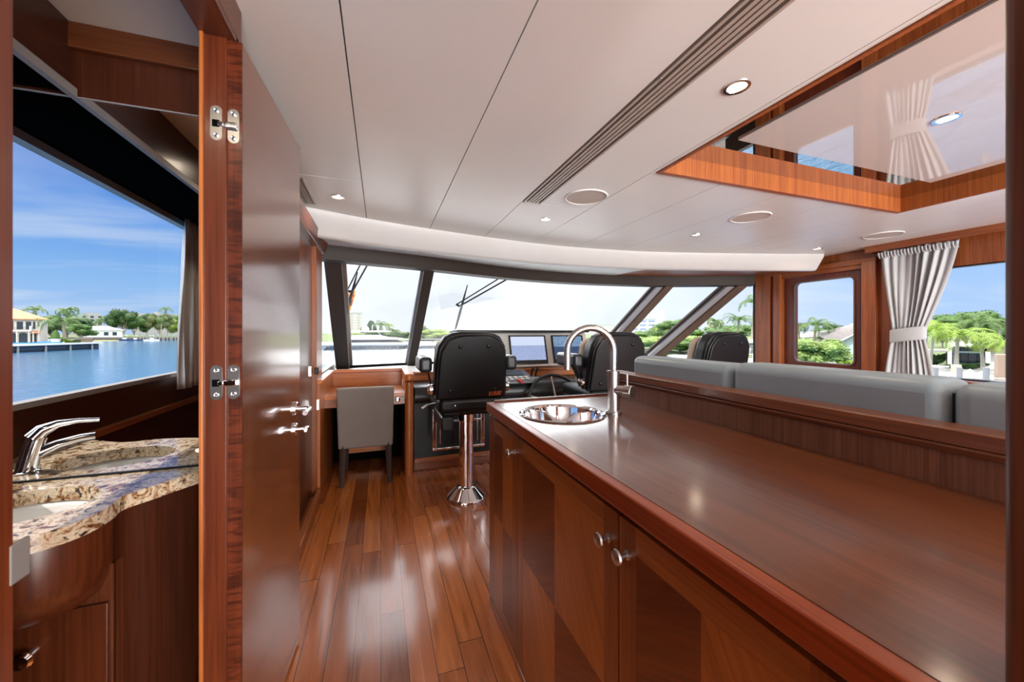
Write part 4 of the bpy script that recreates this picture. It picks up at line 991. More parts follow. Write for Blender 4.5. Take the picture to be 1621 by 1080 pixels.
G['stucco'] = plain('cream stucco', (.62, .57, .49), .8); G['white'] = plain('white render', (.74, .74, .73), .7); G['tile'] = plain('terracotta roof tiles', (.62, .28, .13), .8, var=.25, scale=3)
G['dark_glass'] = plain('dark window glass', (.03, .045, .06), .12); G['slate'] = plain('grey shingle roof', (.25, .22, .21), .8, var=.2, scale=6)
G['conc'] = plain('pale concrete', (.33, .32, .305), .8, var=.06); G['wallb'] = plain('navy seawall', (.05, .07, .10), .7, var=.2); G['brown'] = plain('brown timber wall', (.20, .14, .10), .8)
G['grass'] = plain('lawn', (.13, .17, .06), .9, var=.2, scale=1); G['gel'] = plain('white gelcoat', (.84, .85, .86), .25); G['navy'] = plain('navy hull', (.02, .04, .12), .25)
G['pool'] = plain('blue pool water', (.03, .25, .50), .1); G['blue'] = plain('blue canvas', (.03, .25, .75), .7); G['pile'] = plain('grey timber piling', (.30, .29, .28), .8)
G['tan'] = plain('tan balconies', (.75, .58, .40), .8); G['yellow'] = plain('yellow float', (.75, .60, .15), .6)
def water():
    m, nt = newmat('blue harbour water'); tc = N(nt, 'ShaderNodeTexCoord')
    n = N(nt, 'ShaderNodeTexNoise', Scale=1.1, Detail=5.0, Roughness=.6); mp = N(nt, 'ShaderNodeMapping'); mp.inputs['Scale'].default_value = (1, .5, 1)
    L(nt, tc.outputs['Object'], mp.inputs[0]); L(nt, mp.outputs[0], n.inputs['Vector'])
    b = bsdf(nt, (.045, .13, .24), .12)
    bp = N(nt, 'ShaderNodeBump', Strength=.55, Distance=.25); L(nt, n.outputs[0], bp.inputs['Height']); L(nt, bp.outputs[0], b.inputs['Normal']); return m
o = MB().add([(-900, -900, WZ), (900, -900, WZ), (900, 900, WZ), (-900, 900, WZ)], [(0, 1, 2, 3)]).build('water', water()); struct(o)
def land(pts, z0, z1, name, mat, label):
    o = MB().prism([(p.x, p.y) for p in pts], z0, z1).build(name, mat); struct(o, label); return o

class EX(MB): pass
def root(name, u, t, z, label, cat, group=None, mirrored=False, spin=0):
    p = at(u, t, z, mirrored); be = math.atan((CX - u) / FPX); rz = (math.pi + YAW - be if mirrored else -YAW + be) + spin   # turned to face the boat
    return tag(empty(name, p, rz), label, cat, group)
def lx(u0, t, *us):   # lateral distance, on an object facing the boat at bearing u0, of the bearings us
    b0 = math.atan((u0 - CX) / FPX); D = t / math.cos(b0)
    return [D * math.tan(math.atan((u - CX) / FPX) - b0) for u in us]

def palm_meshes(seed, lime=False, droop=1.0, nf=15, L_=2.6, h=5.0, lean=.3, leafw=.05):
    random.seed(seed); tr = MB(); pts = []
    for k in range(7):
        f = k / 6; pts.append((lean * f * f, 0, h * f))
    tr.tube(pts, [.20, .16, .14, .13, .125, .12, .13], 8)
    fr = MB(); top = Vector(pts[-1])
    for i in range(nf):
        az = 2 * math.pi * i / nf + random.uniform(-.2, .2); el = random.uniform(-.15, 1.15) if i % 2 else random.uniform(.25, .9); ln = L_ * random.uniform(.85, 1.1)
        d = Vector((math.cos(az), math.sin(az), 0)); sd = Vector((-d.y, d.x, 0)); p = top.copy(); a = el; spine = [p.copy()]; nseg = 8
        for k in range(nseg):
            p = p + (d * math.cos(a) + Vector((0, 0, 1)) * math.sin(a)) * (ln / nseg); a -= droop * (.16 + .05 * k); spine.append(p.copy())
        fr.tube(spine, [.03 - .003 * k for k in range(nseg + 1)], 4, cap=False)
        for k in range(1, nseg + 1):
            for w_ in (0, .5):
                q = spine[k - 1].lerp(spine[k], .5 + w_) if k < nseg or w_ == 0 else spine[k]
                fw = (spine[k] - spine[k - 1]).normalized(); l = ln * .24 * math.sin(math.pi * min(1, (k + w_ + .8) / (nseg + 1.6)))**.6
                for s in (-1, 1):
                    tip = q + (sd * s * .8 + fw * .6 + Vector((0, 0, -.35 * droop))) * l; wv = fw * leafw * L_ * .5
                    fr.add([q - wv, q + wv, tip], [(0, 1, 2)])
    return tr, fr
_pc = {}
def palm(u, t, zbase, ztop, label, cat='tree', group=None, mirrored=False, variant=0, crown=None, mat='palm', lean=.3, bark='bark'):
    key = (variant, mat, bark)
    if key not in _pc:
        a, b = palm_meshes(11 + variant * 7, nf=[15, 19, 22][variant % 3], droop=[1.0, .8, 1.35][variant % 3])
        _pc[key] = (a, b)
    a, b = _pc[key]
    r = root('palm_tree', u, t, zbase, label, cat, group, mirrored, spin=variant * 1.3)
    h = ztop - zbase; cr = crown or h * .35
    # scale trunk height and crown separately
    sx = cr / 2.6
    ta = MB(); ta.v = [Vector((p.x * sx, p.y * sx, p.z / 5 * h)) for p in a.v]; ta.f = a.f; ta.m = a.m; ta.build('trunk', G[bark], r, local=True)
    ta = MB(); ta.v = [Vector((p.x * sx, p.y * sx, h + (p.z - 5) * sx)) for p in b.v]; ta.f = b.f; ta.m = b.m; ta.build('crown', G[mat], r, local=True)
    return r
_tc = {}
def foliage(seed, nb=16, leaves=2600, flat=1.0, ls=.035):
    if (seed, nb, leaves, flat, ls) in _tc: return _tc[(seed, nb, leaves, flat, ls)]
    random.seed(seed); b = MB(); blobs = []
    for i in range(nb):
        a = random.uniform(0, 2 * math.pi); rr = math.sqrt(random.random()) * .72; z = random.uniform(-.55, .62) * (1 - rr * .4)
        blobs.append((Vector((rr * math.cos(a), rr * math.sin(a), z)), random.uniform(.24, .40)))
    for c, r in blobs: b.ball(c, r * .86, r * .86, r * .80, 9, 6, jit=.1)
    for k in range(leaves):
        c, r = random.choice(blobs); d = Vector((random.gauss(0, 1), random.gauss(0, 1), random.gauss(0, 1))).normalized()
        p = c + Vector((d.x, d.y, d.z * .9)) * r * random.uniform(.85, 1.12)
        x = Vector((random.gauss(0, 1), random.gauss(0, 1), random.gauss(0, 1))).normalized(); y = (d + Vector((0, 0, .3))).cross(x).normalized(); s = ls * random.uniform(.7, 1.5)
        b.add([p - x * s, p + y * s * .6, p + x * s, p - y * s * .6], [(0, 1, 2, 3)])
    _tc[(seed, nb, leaves, flat, ls)] = b; return b
def tree(u, t, zbase, ztop, w, label, mat='mid', group=None, mirrored=False, seed=1, trunk=.25, name='tree', cat='tree', depth=None, leaves=2600, ls=.035, bark='bark'):
    r = root(name, u, t, zbase, label, cat, group, mirrored, spin=seed * .9)
    f = foliage(seed, leaves=leaves, ls=ls); h = ztop - zbase; zc = zbase + h * (trunk + (1 - trunk) / 2) - zbase; hz = h * (1 - trunk) / 2 * 1.12
    m = MB(); m.v = [Vector((p.x * w / 2, p.y * (depth or w) / 2, zc + p.z * hz)) for p in f.v]; m.f = f.f; m.m = f.m; m.build('foliage', G[mat], r, local=True)
    m = MB(); m.tube([(0, 0, 0), (.02 * w, 0, h * trunk * .8), (0, .02 * w, zc)], [.035 * w ** .8, .028 * w ** .8, .015 * w ** .8], 8)
    if trunk > .1:
        for k in range(4): m.tube([(0, 0, h * trunk * .8), (math.cos(k * 1.7) * w * .22, math.sin(k * 1.7) * w * .22, zc)], [.02 * w ** .8, .008 * w ** .8], 6)
    m.build('stem', G[bark], r, local=True); return r

# ------------------------------------------------ port quarter (the camera sees it in the vanity mirror)
V = lambda u, t: at(u, t, 0, True)
pB = V(156, 91.9); pA = V(31, 75) - (pB - V(31, 75)).normalized() * 30
land([pA, pB, V(140, 135), V(-150, 135)][::-1], WZ - .2, GZ, 'ground_villa', G['conc'], 'villa terrace behind a seawall')
sw_ = MB()
d = (pB - pA); Ln = d.length; d.normalize(); n_ = Vector((d.y, -d.x, 0))
if n_.dot(-pA) < 0: n_ = -n_
sw_.beam(pA + n_ * .3 + Vector((0, 0, GZ - .02)), pB + n_ * .3 + Vector((0, 0, GZ - .02)), .9, .35).build('wall_sea_cap', G['white']); struct(bpy.data.objects['wall_sea_cap'])
b = MB()
b.add([pA + n_ * .05 + Vector((0, 0, WZ - .1)), pB + n_ * .05 + Vector((0, 0, WZ - .1)), pB + n_ * .05 + Vector((0, 0, GZ - .15)), pA + n_ * .05 + Vector((0, 0, GZ - .15))], [(0, 1, 2, 3)]); struct(b.build('wall_sea', G['wallb'], thick=.05))
for k in range(9):
    p = pA + d * (Ln * (k + .6) / 9) + n_ * .35
    o = MB().tube([p + Vector((0, 0, WZ - .3)), p + Vector((0, 0, GZ - .2))], .18, 8).build('sea_wall_pile', G['pile'], origin=p + Vector((0, 0, WZ))); tag(o, ['first', 'second', 'third', 'fourth', 'fifth', 'sixth', 'seventh', 'eighth', 'last'][k] + ' grey pile from the left under the white villa seawall cap', 'pile', 'piles of the villa seawall')
# villa
v = root('villa', 64, 90, GZ, 'two storey cream villa with a terracotta roof across the water', 'house', mirrored=True, spin=.10)
b = MB(); b.box(0, 13, 0, 12, 0, 5.75); b.build('walls', G['stucco'], v, local=True)
b = MB(); z0, z1 = 5.7, 8.2; b.add([(-.7, -1, z0), (14, -1, z0), (14, 13, z0), (-.7, 13, z0), (4.5, 5.5, z1), (8.5, 5.5, z1), (-.7, -1, z0 - .22), (14, -1, z0 - .22), (14, 13, z0 - .22), (-.7, 13, z0 - .22)], [(0, 1, 5, 4), (1, 2, 5), (2, 3, 4, 5), (3, 0, 4), (0, 6, 7, 1), (0, 3, 9, 6), (1, 7, 8, 2), (6, 9, 8, 7)]); b.build('roof', G['tile'], v, local=True)
for x, w_, za, zb in ((.12, .30, 3.9, 5.0), (.75, .35, 3.3, 5.0), (1.35, .8, 3.2, 5.0), (2.55, .9, 3.2, 5.0), (3.9, 1.0, 3.2, 5.0)): MB().box(x, x + w_, -.05, .1, za, zb).build('window', G['dark_glass'], v, local=True)
for x, w_ in ((.55, .35), (1.1, .35), (1.9, 1.25), (3.5, 1.25), (5.2, 1.25)):
    pts = [(x, .1), (x, 2.0)] + [(x + w_ / 2 - w_ / 2 * math.cos(R(a)), 2.0 + .4 * math.sin(R(a))) for a in range(20, 180, 20)] + [(x + w_, 2.0), (x + w_, .1)]
    MB().prism(pts, -.06, .1, XZ).build('archway', G['dark_glass'], v, local=True)
MB().box(1.2, 9, -1.2, 0, 2.75, 2.95).box(1.2, 1.32, -1.2, 0, 2.95, 3.9).box(1.2, 1.5, -1.25, -1.0, 2.95, 4.0).build('balcony', G['white'], v, local=True)
b = MB()
for k in range(24): b.box(1.55 + k * .2, 1.58 + k * .2, -1.18, -1.15, 2.95, 3.7)
b.box(1.5, 9, -1.2, -1.13, 3.7, 3.75).build('balcony_railing', M['plastic'], v, local=True)
for x in (.1, .95, 1.55, 3.3): MB().tube([(x, -1.1, 0), (x, -1.1, 2.75)], .11, 10).build('column', G['stucco'], v, local=True)
MB().add([(-.1, -1.4, 2.3), (1.3, -1.4, 2.3), (1.3, 0, 2.8), (-.1, 0, 2.8)], [(0, 1, 2, 3)]).build('awning', G['tile'], v, local=True, thick=.08)
# palms and trees at the villa
palm(102, 88, GZ, 3.7, 'broad date palm beside the villa, seen in the mirror', mirrored=True, variant=1, crown=5.2)
palm(60, 104, GZ, 7.2, 'palm rising behind the villa roof', mirrored=True, variant=0, crown=3.6)
palm(103, 108, GZ, 7.6, 'tall dark palm behind the date palm', mirrored=True, variant=2, crown=3.8, mat='palm')
tree(80, 104, GZ, 6.2, 9, 'round dark green tree right behind the villa', 'dark', mirrored=True, seed=3)
tree(105, 112, GZ, 6.0, 12, 'wide dark tree behind the date palm', 'dark', mirrored=True, seed=4)
tree(128, 100, GZ, 3.6, 6.5, 'green bush at the end of the villa garden', 'mid', mirrored=True, seed=5)
tree(66, 100, GZ, 4.6, 7, 'green tree between the villa and the garden', 'mid', mirrored=True, seed=2)
# garden pieces
r = root('topiary', 88, 86, GZ, 'cone shaped green topiary in a white planter', 'plant', mirrored=True)
MB().lathe([(.45, 0), (.7, .15), (.78, 1.0), (.82, 1.05)], 16).build('planter', G['white'], r, local=True)
m = MB(); m.lathe([(.35, .9), (.68, 1.2), (.66, 1.8), (.45, 2.6), (.05, 3.1)], 14); random.seed(5)
for p in m.v: p.x *= random.uniform(.94, 1.06); p.y *= random.uniform(.94, 1.06)
m.build('shrub', G['mid'], r, local=True)
o = root('hedge', 115, 90.5, GZ, 'low clipped hedge on the villa terrace', 'hedge', mirrored=True); m = MB(); m.box(-1.3, 1.3, -.6, .6, 0, .75); f = foliage(9, 10, 700, ls=.05)
m2 = MB(); m2.v = [Vector((p.x * 1.5, p.y * .7, .45 + p.z * .5)) for p in f.v]; m2.f = f.f; m2.m = f.m; m2.build('leaves', G['mid'], o, local=True); m.build('hedge_core', G['dark'], o, local=True)
tree(100, 88, GZ, .2, 3.2, 'low lime green planting beside the topiary', 'lime', mirrored=True, seed=9, trunk=.02, name='flower_bed', cat='plant', leaves=1200, ls=.06)
r = root('swimming_pool', 52, 84, GZ, 'blue raised pool on the villa terrace', 'pool', mirrored=True); MB().box(-4.5, 4.5, -1.5, 1.5, 0, .28).build('pool_edge', G['white'], r, local=True); MB().box(-4.2, 4.2, -1.55, 1.3, .08, .30).build('pool_water', G['pool'], r, local=True)
r = root('sun_lounger', 72, 85, GZ, 'sun lounger with a blue cushion by the villa pool', 'sun lounger', mirrored=True); MB().box(-1, 1, -.35, .35, .25, .35).box(-.9, -.8, -.3, .3, 0, .25).box(.8, .9, -.3, .3, 0, .25).build('frame', G['white'], r, local=True); MB().box(-1, 1, -.33, .33, .35, .5).build('cushion', G['blue'], r, local=True)
r = root('garden_wall', 133, 96, GZ, 'brown garden wall at the end of the villa plot', 'wall', mirrored=True); MB().box(-1.5, 1.5, -.2, .2, -1.2, 1.0).build('wall_face', G['brown'], r, local=True); MB().box(-1.6, 1.6, -.25, .25, 1.0, 1.12).build('coping', G['conc'], r, local=True)
# far shore (port)
ORD = ['first', 'second', 'third', 'fourth', 'fifth', 'sixth', 'seventh', 'eighth', 'ninth', 'tenth', 'eleventh', 'twelfth', 'thirteenth', 'fourteenth', 'fifteenth', 'sixteenth']
land([V(60, 186), V(125, 186), V(360, 186), V(520, 200), V(520, 420), V(-200, 420), V(-200, 190)][::-1], WZ - .2, GZ, 'ground_far_port', G['grass'], 'far shore on the port side')
p, q = V(100, 185.9), V(330, 185.9); struct(MB().add([p + Vector((0, 0, WZ - .2)), q + Vector((0, 0, WZ - .2)), q + Vector((0, 0, GZ + .1)), p + Vector((0, 0, GZ + .1))], [(0, 1, 2, 3)]).build('wall_far_shore', plain('dark timber bulkhead', (.10, .085, .07), .9, var=.3), thick=.1))
r = root('bungalow', 158, 192, GZ, 'white bungalow with a low white roof on the far shore', 'house', mirrored=True)
MB().box(-8, 6, 0, 8, 0, 3.6).build('walls', G['white'], r, local=True); MB().add([(-9, -1, 3.5), (7, -1, 3.5), (7, 9, 3.5), (-9, 9, 3.5), (-3, 4, 5.6), (3, 4, 5.6)], [(0, 1, 5, 4), (1, 2, 5), (2, 3, 4, 5), (3, 0, 4), (0, 3, 2, 1)]).build('roof', G['gel'], r, local=True)
for x in (-6, -3, 1, 3.5): MB().box(x, x + 1.6, -.05, .1, .8, 2.6).build('window', G['dark_glass'], r, local=True)
r = root('apartment_block', 138, 330, GZ, 'pale apartment block behind the villa palms', 'building', mirrored=True); MB().box(-10, 10, 0, 15, 0, 17).box(-8, 2, 2, 10, 17, 19.5).build('walls', G['conc'], r, local=True)
for k in range(5):
    for j in range(4): MB().box(-8.5 + j * 4.6, -6.5 + j * 4.6, -.1, .1, 3 + k * 3, 4.8 + k * 3).build('window', G['dark_glass'], r, local=True)
r = root('long_building', 244, 330, GZ, 'long flat roofed building just showing over the far trees', 'building', mirrored=True); MB().box(-18, 12, 0, 15, 0, 18.6).box(-4, 0, 4, 8, 18, 20.5).build('walls', G['conc'], r, local=True)
for i, (u, zt_, w, mt, lab) in enumerate([(196, 10.5, 17, 'dark', 'tall rounded tree right of the white bungalow'), (212, 9.2, 16, 'mid', 'broad green tree at the middle of the far shore'), (232, 9.4, 15, 'dark', 'dark tree over the moored boats'), (252, 8.4, 14, 'olive', 'olive toned tree right of the moored boats'), (270, 7.0, 12, 'lime', 'lime green tree over the wooden pilings'), (286, 9.0, 14, 'mid', 'green tree beside the washroom curtain'), (304, 10.0, 14, 'dark', 'dark tree partly behind the washroom curtain'), (180, 3.2, 9, 'dark', 'low dark bush beside the bungalow'), (128, 6.5, 12, 'dark', 'dark tree left of the bungalow')]):
    tree(u, 212 + (i % 3) * 16, GZ, zt_ * (1.5 if zt_ > 5 else 1), w * .95, lab, mt, mirrored=True, seed=1 + i % 5, trunk=.12)
for u, t, zt_, k, lab in ((157, 215, 8.4, 2, 'palm over the left end of the bungalow roof'), (171, 220, 9.4, 0, 'palm over the right end of the bungalow roof'), (194, 214, 11.5, 1, 'palm sprouting out of the tall rounded tree'), (265, 215, 14.0, 0, 'lone tall palm above the far tree line'), (255, 205, 8.6, 2, 'dark palm in front of the olive tree'), (148, 200, 5.0, 0, 'short palm left of the bungalow')):
    palm(u, t, GZ, zt_, lab, mirrored=True, variant=k, crown=4.6 if u == 265 else 4.0)
def boat(u, t, Ln_, hull, label, mirrored, top=True, spin=0):
    r = root('motor_boat', u, t, WZ, label, 'boat', 'small boats on the far shore', mirrored, spin)
    b = MB(); h = Ln_ * .13; w = Ln_ * .14
    rows = [[(x, y * k, z) for (x, k) in ((-Ln_ / 2, 1), (-Ln_ / 4, 1), (0, 1), (Ln_ / 4, .85), (Ln_ * .42, .45), (Ln_ / 2, .02))] for (y, z) in ((-w * .7, -.1), (-w, h), (w, h), (w * .7, -.1))]
    b.strip(rows, closed=False); b.add([rows[0][0], rows[1][0], rows[2][0], rows[3][0]], [(0, 1, 2, 3)]); b.build('hull', hull, r, local=True)
    if top:
        MB().box(-Ln_ * .12, Ln_ * .12, -w * .4, w * .4, h, h + .7).build('console', G['gel'], r, local=True)
        MB().box(-Ln_ * .2, Ln_ * .16, -w * .7, w * .7, h + 1.7, h + 1.8).box(-Ln_ * .15, -Ln_ * .14, -w * .6, -w * .55, h, h + 1.7).box(Ln_ * .1, Ln_ * .11, -w * .6, -w * .55, h, h + 1.7).build('t_top', G['gel'], r, local=True)
    return r
boat(197, 178, 5.5, G['navy'], 'navy boat moored under the tall rounded tree', True)
boat(214, 178, 4.2, G['navy'], 'small dark blue boat in the middle of the far dock', True)
boat(240, 172, 5.2, G['gel'], 'white boat moored in front of the far pilings', True)
o = MB(); p, q = V(150, 176), V(187, 176); o.beam(p + Vector((0, 0, WZ + .15)), q + Vector((0, 0, WZ + .15)), .8, .35); o = o.build('floating_dock', G['yellow'], origin=p); tag(o, 'long yellowish float below the bungalow', 'dock')
for k in range(16):
    p = V(222 + k * 4.2 + (k % 3), 184); h = .6 + .5 * ((k * 7) % 4) / 4
    o = MB().tube([p + Vector((0, 0, WZ - .3)), p + Vector((0, 0, .1 + h))], .17, 8).build('piling', G['pile'], origin=p + Vector((0, 0, WZ))); tag(o, ORD[k] + ' dark piling from the left in the row along the far shore', 'piling', 'pilings along the far shore')

# ------------------------------------------------ ahead
E = lambda u, t: at(u, t, 0)
land([E(380, 95), E(800, 82), E(1010, 62), E(1075, 45), E(1500, 190), E(1500, 600), E(200, 600)], WZ - .2, GZ, 'ground_ahead', G['grass'], 'land ahead of the bow')
def block(u, t, w, d_, h, label, mat, cols_, floors, win, name='apartment_tower', z0=GZ, fw=.55, fh=.5, wc=None):
    r = root(name, u, t, z0, label, 'building'); MB().box(-w / 2, w / 2, 0, d_, 0, h).build('walls', mat, r, local=True)
    MB().box(-w / 2 - .3, w / 2 + .3, -.3, d_, h, h + .4).build('roof_slab', G['white'], r, local=True)
    cw, fh_ = w / cols_, h / floors
    for i in range(cols_):
        for j in range(floors):
            MB().box(-w / 2 + cw * (i + .5 - fw / 2), -w / 2 + cw * (i + .5 + fw / 2), -.15, .1, fh_ * (j + .5 - fh / 2), fh_ * (j + .5 + fh / 2)).build('window', win, r, local=True)
    return r
block(562, 360, 12.5, 14, 21, 'cream apartment tower with tan balconies ahead on the port bow', G['white'], 2, 8, G['tan'], fw=.4)
block(1018, 330, 21, 14, 14, 'white building with bands of blue windows beyond the second slanted mullion', G['white'], 3, 4, plain('blue glass bands', (.30, .38, .62), .3), name='office_building', fw=.75, fh=.4)
block(1038, 362, 15.5, 14, 23, 'taller white block with one blue glass bay', G['white'], 3, 6, plain('pale blue glass', (.45, .58, .85), .3), name='office_building', fw=.3, fh=.4)
block(1060, 350, 22, 14, 13, 'low pale block right of the blue windowed building', G['white'], 5, 3, plain('grey glass', (.5, .52, .56), .3), name='office_building', fw=.5, fh=.3)
block(952, 340, 21, 14, 9.5, 'white low building with rows of small windows behind the middle helm chair', G['white'], 12, 3, plain('grey panes', (.45, .47, .5), .3), name='office_building', fw=.5, fh=.35)
block(1132, 120, 4.5, 5, 5.6, 'cream house between the palms beside the slanted mullion', G['stucco'], 3, 3, plain('brown panes', (.3, .2, .15), .5), name='house', fw=.2, fh=.3)
tree(587, 130, GZ, 6.6, 4.0, 'slim dark cypress behind the big white yacht', 'dark', seed=2, trunk=.02, name='cypress_tree')
tree(577, 140, GZ, 3.6, 3.2, 'small dark cypress left of the slim cypress', 'dark', seed=4, trunk=.02, name='cypress_tree')
palm(600, 120, GZ, 3.4, 'palm right of the slim cypress', variant=0, crown=4.2)
palm(616, 110, GZ, 3.2, 'ball headed golden palm on a thin trunk', variant=1, crown=1.9, mat='palm_lime')
palm(626, 100, GZ, 1.6, 'dark palm beside the windscreen mullion', variant=2, crown=2.8)
for u, zt_, w, mt, lab, t in ((630, 1.2, 9, 'mid', 'green bushes behind the yacht by the mullion', 108), (560, .8, 9, 'lime', 'lime bushes at the foot of the cream tower', 120), (603, 1.4, 8, 'mid', 'green bush between cypress and golden palm', 118), (664, 2.6, 5, 'mid', 'grey green tree just right of the mullion', 96), (684, 1.6, 10, 'lime', 'yellow green hedge tree left of the near helm chair', 92), (705, 1.4, 9, 'lime', 'yellow green tree behind the near helm chair', 92), (672, .4, 7, 'olive', 'low olive shrub right of the mullion', 90), (1012, .8, 9, 'lime', 'yellow green tree by the middle helm chair', 88), (1030, 1.6, 9, 'mid', 'green tree between the two slanted mullions', 86), (1047, 2.0, 8, 'lime', 'lime tree below the white buildings', 84), (1064, 3.6, 9, 'mid', 'tall loose tree beside the last slanted mullion', 80), (1085, 1.6, 8, 'mid', 'green tree behind the slanted mullion', 70), (1022, -.5, 8, 'shrub', 'low pale bush by the middle helm chair', 70), (1046, .0, 8, 'mid', 'low green bush above the grey cushions', 60), (1018, .35, 6, 'lime', 'yellow green bush just right of the middle helm chair', 55), (1036, .45, 6, 'shrub', 'pale green bush between the slanted mullions', 52), (1056, .7, 6, 'lime', 'yellow green bush against the last slanted mullion', 50), (1075, .6, 6, 'shrub', 'pale bush below the last slanted mullion', 46), (1095, .3, 6, 'mid', 'green bush left of the farthest helm chair', 44)):
    tree(u, t, GZ, zt_ + .5, w * 1.15, lab, mt, seed=1 + int(u) % 5, trunk=.02)
palm(1037, 84, GZ, 1.8, 'palm among the trees below the white buildings', variant=0, crown=3.0)
# yachts ahead
y = root('motor_yacht', 592, 52, WZ, 'large white motor yacht moored ahead on the port bow', 'yacht')
def deck(b, x0, x1, z0, z1, hw, rake0=0, rake1=0, y0=0):
    b.add([(x0, y0 - hw, z0), (x1, y0 - hw, z0), (x1 - rake1, y0 - hw * .92, z1), (x0 + rake0, y0 - hw * .92, z1), (x0, y0 + hw, z0), (x1, y0 + hw, z0), (x1 - rake1, y0 + hw * .92, z1), (x0 + rake0, y0 + hw * .92, z1)],
          [(0, 1, 2, 3), (5, 4, 7, 6), (3, 2, 6, 7), (4, 0, 3, 7), (1, 5, 6, 2), (0, 4, 5, 1)])
b = MB(); deck(b, -9, 19, 0, 1.55, 2.9, -.0, -1.4); b.build('hull', G['gel'], y, local=True)
b = MB(); deck(b, -8, 12, 1.55, 2.35, 2.5, .6, 3.0); b.build('main_deck', G['gel'], y, local=True)
b = MB(); deck(b, -6.0, 8.5, 1.75, 2.15, 2.56, .4, 1.2); b.build('saloon_windows', G['dark_glass'], y, local=True)
b = MB(); deck(b, -7, 8.5, 2.35, 2.62, 2.6, 0, .6); b.build('side_deck', G['gel'], y, local=True)
b = MB(); deck(b, -3.0, 3.8, 2.62, 3.05, 2.1, .3, 1.2); b.build('wheelhouse_windows', G['dark_glass'], y, local=True)
b = MB(); deck(b, -4.2, 4.6, 3.02, 3.28, 2.4, .6, 2.2); deck(b, -3.2, 2.2, 3.25, 3.6, 1.8, .6, 1.4); b.build('flybridge', G['gel'], y, local=True)
b = MB(); deck(b, -3.0, 2.2, 4.05, 4.2, 1.7, .5, .5); b.beam((-1.6, -1, 3.55), (-.9, -1, 4.1), .25, .12).beam((.9, -1, 3.55), (.4, -1, 4.1), .25, .12).build('hardtop', G['gel'], y, local=True)
b = MB(); b.lathe([(.45, 4.2), (.5, 4.45), (.3, 4.75), (0, 4.85)], 14, (-1.1, 0, 0)).tube([(-.2, 0, 4.2), (-.2, 0, 5.0)], .05, 6).build('radar_dome', G['gel'], y, local=True)
b = MB()
for k in range(26): b.box(-8 + k * 1.0, -7.95 + k * 1.0, -2.75, -2.70, 1.55, 2.2)
b.box(-8, 17.5, -2.76, -2.70, 2.18, 2.23).build('guard_rail', M['steel'], y, local=True)
y = root('motor_yacht', 705, 46, WZ, 'low white motor yacht ahead, half hidden by the near helm chair', 'yacht')
b = MB(); deck(b, -5, 9, 0, 1.9, 2.0, 0, -1.2); b.build('hull', G['gel'], y, local=True)
b = MB(); deck(b, -4.3, 1, 1.9, 2.7, 1.6, .7, 2.2); b.build('cabin', G['gel'], y, local=True)
b = MB(); deck(b, -3.2, .2, 2.1, 2.45, 1.64, .4, 1.3); b.build('cabin_windows', G['dark_glass'], y, local=True)
r = root('boat_canopy', 697, 60, WZ, 'dark flat canopy over a dock ahead', 'canopy'); MB().box(-3, 3, -2, 2, 2.75, 2.9).build('canopy_roof', M['plastic'], r, local=True)
for x in (-2.8, 2.8): MB().tube([(x, -1.8, -.2), (x, -1.8, 2.75)], .06, 6).build('post', G['pile'], r, local=True)
s = root('sailboat_mast', 787, 82, WZ, 'pale sailboat mast above the instrument pod', 'mast'); MB().tube([(0, 0, 0), (0, 0, 8.7)], [.14, .09], 8).build('mast_pole', G['white'], s, local=True)
MB().tube([(0, 0, 8.6), (.9, 0, 3.0)], .03, 5).tube([(0, 0, 8.6), (1.2, .3, 0)], .02, 4).build('rigging', G['white'], s, local=True)
s = root('sailboat_mast', 1056, 300, GZ, 'thin distant mast behind the white buildings', 'mast'); MB().tube([(0, 0, 0), (0, 0, 16)], .1, 6).build('mast_pole', G['white'], s, local=True)

# ------------------------------------------------ starboard side
land([E(1056, 42), E(1120, 26), E(1450, 23), E(1640, 15), E(1900, 10), E(1900, 90), E(1500, 190), E(1075, 46)], WZ - .2, GZ, 'ground_starboard', G['conc'], 'starboard quay')
land([E(1075, 52), E(1200, 36), E(1380, 30), E(1500, 30), E(1500, 180), E(1080, 100)], GZ - .1, GZ + .03, 'ground_lawn', G['grass'], 'lawn behind the quay')
palm(1135, 46, GZ, 2.6, 'palm left of the tall palm, above the farthest helm chair', variant=2, crown=1.5, bark='barkw')
palm(1150, 46, GZ, 1.5, 'short stumpy palm above the farthest helm chair', variant=0, crown=.7, mat='olive', bark='barkw')
palm(1168, 42, GZ, 2.6, 'full green palm beside the mahogany post', variant=1, crown=2.0, lean=.1)
palm(1190, 46, GZ, 4.8, 'tallest palm cut by the mahogany post', variant=0, crown=2.7)
for u, t, zt_, w, mt, lab in ((1122, 60, .8, 8, 'shrub', 'pale shrub below the cream house'), (1150, 70, 3.0, 11, 'mid', 'green trees behind the three palms'), (1180, 66, 3.0, 11, 'mid', 'green tree behind the tallest palm'), (1185, 52, .9, 7, 'shrub', 'bright hedge beside the mahogany post'), (1210, 60, 1.5, 8, 'dark', 'dark tree hidden by the mahogany post')):
    tree(u, t, GZ, zt_, w, lab, mt, seed=1 + int(u) % 5, trunk=.05)
r = root('white_fence', 1176, 30, GZ, 'white picket fence outside the triangular window', 'fence')
for k in range(14): MB().box(-2.5 + k * .35, -2.42 + k * .35, -.03, .03, 0, .9).build('picket', G['white'], r, local=True)
MB().box(-2.5, 2.2, -.04, .04, .78, .85).box(-2.5, 2.2, -.04, .04, .15, .22).build('rail', G['white'], r, local=True)
block(1187, 44, 2.4, 3, 1.3, 'small grey white house below the hedge by the post', G['white'], 4, 2, G['conc'], name='house', fw=.6, fh=.6)
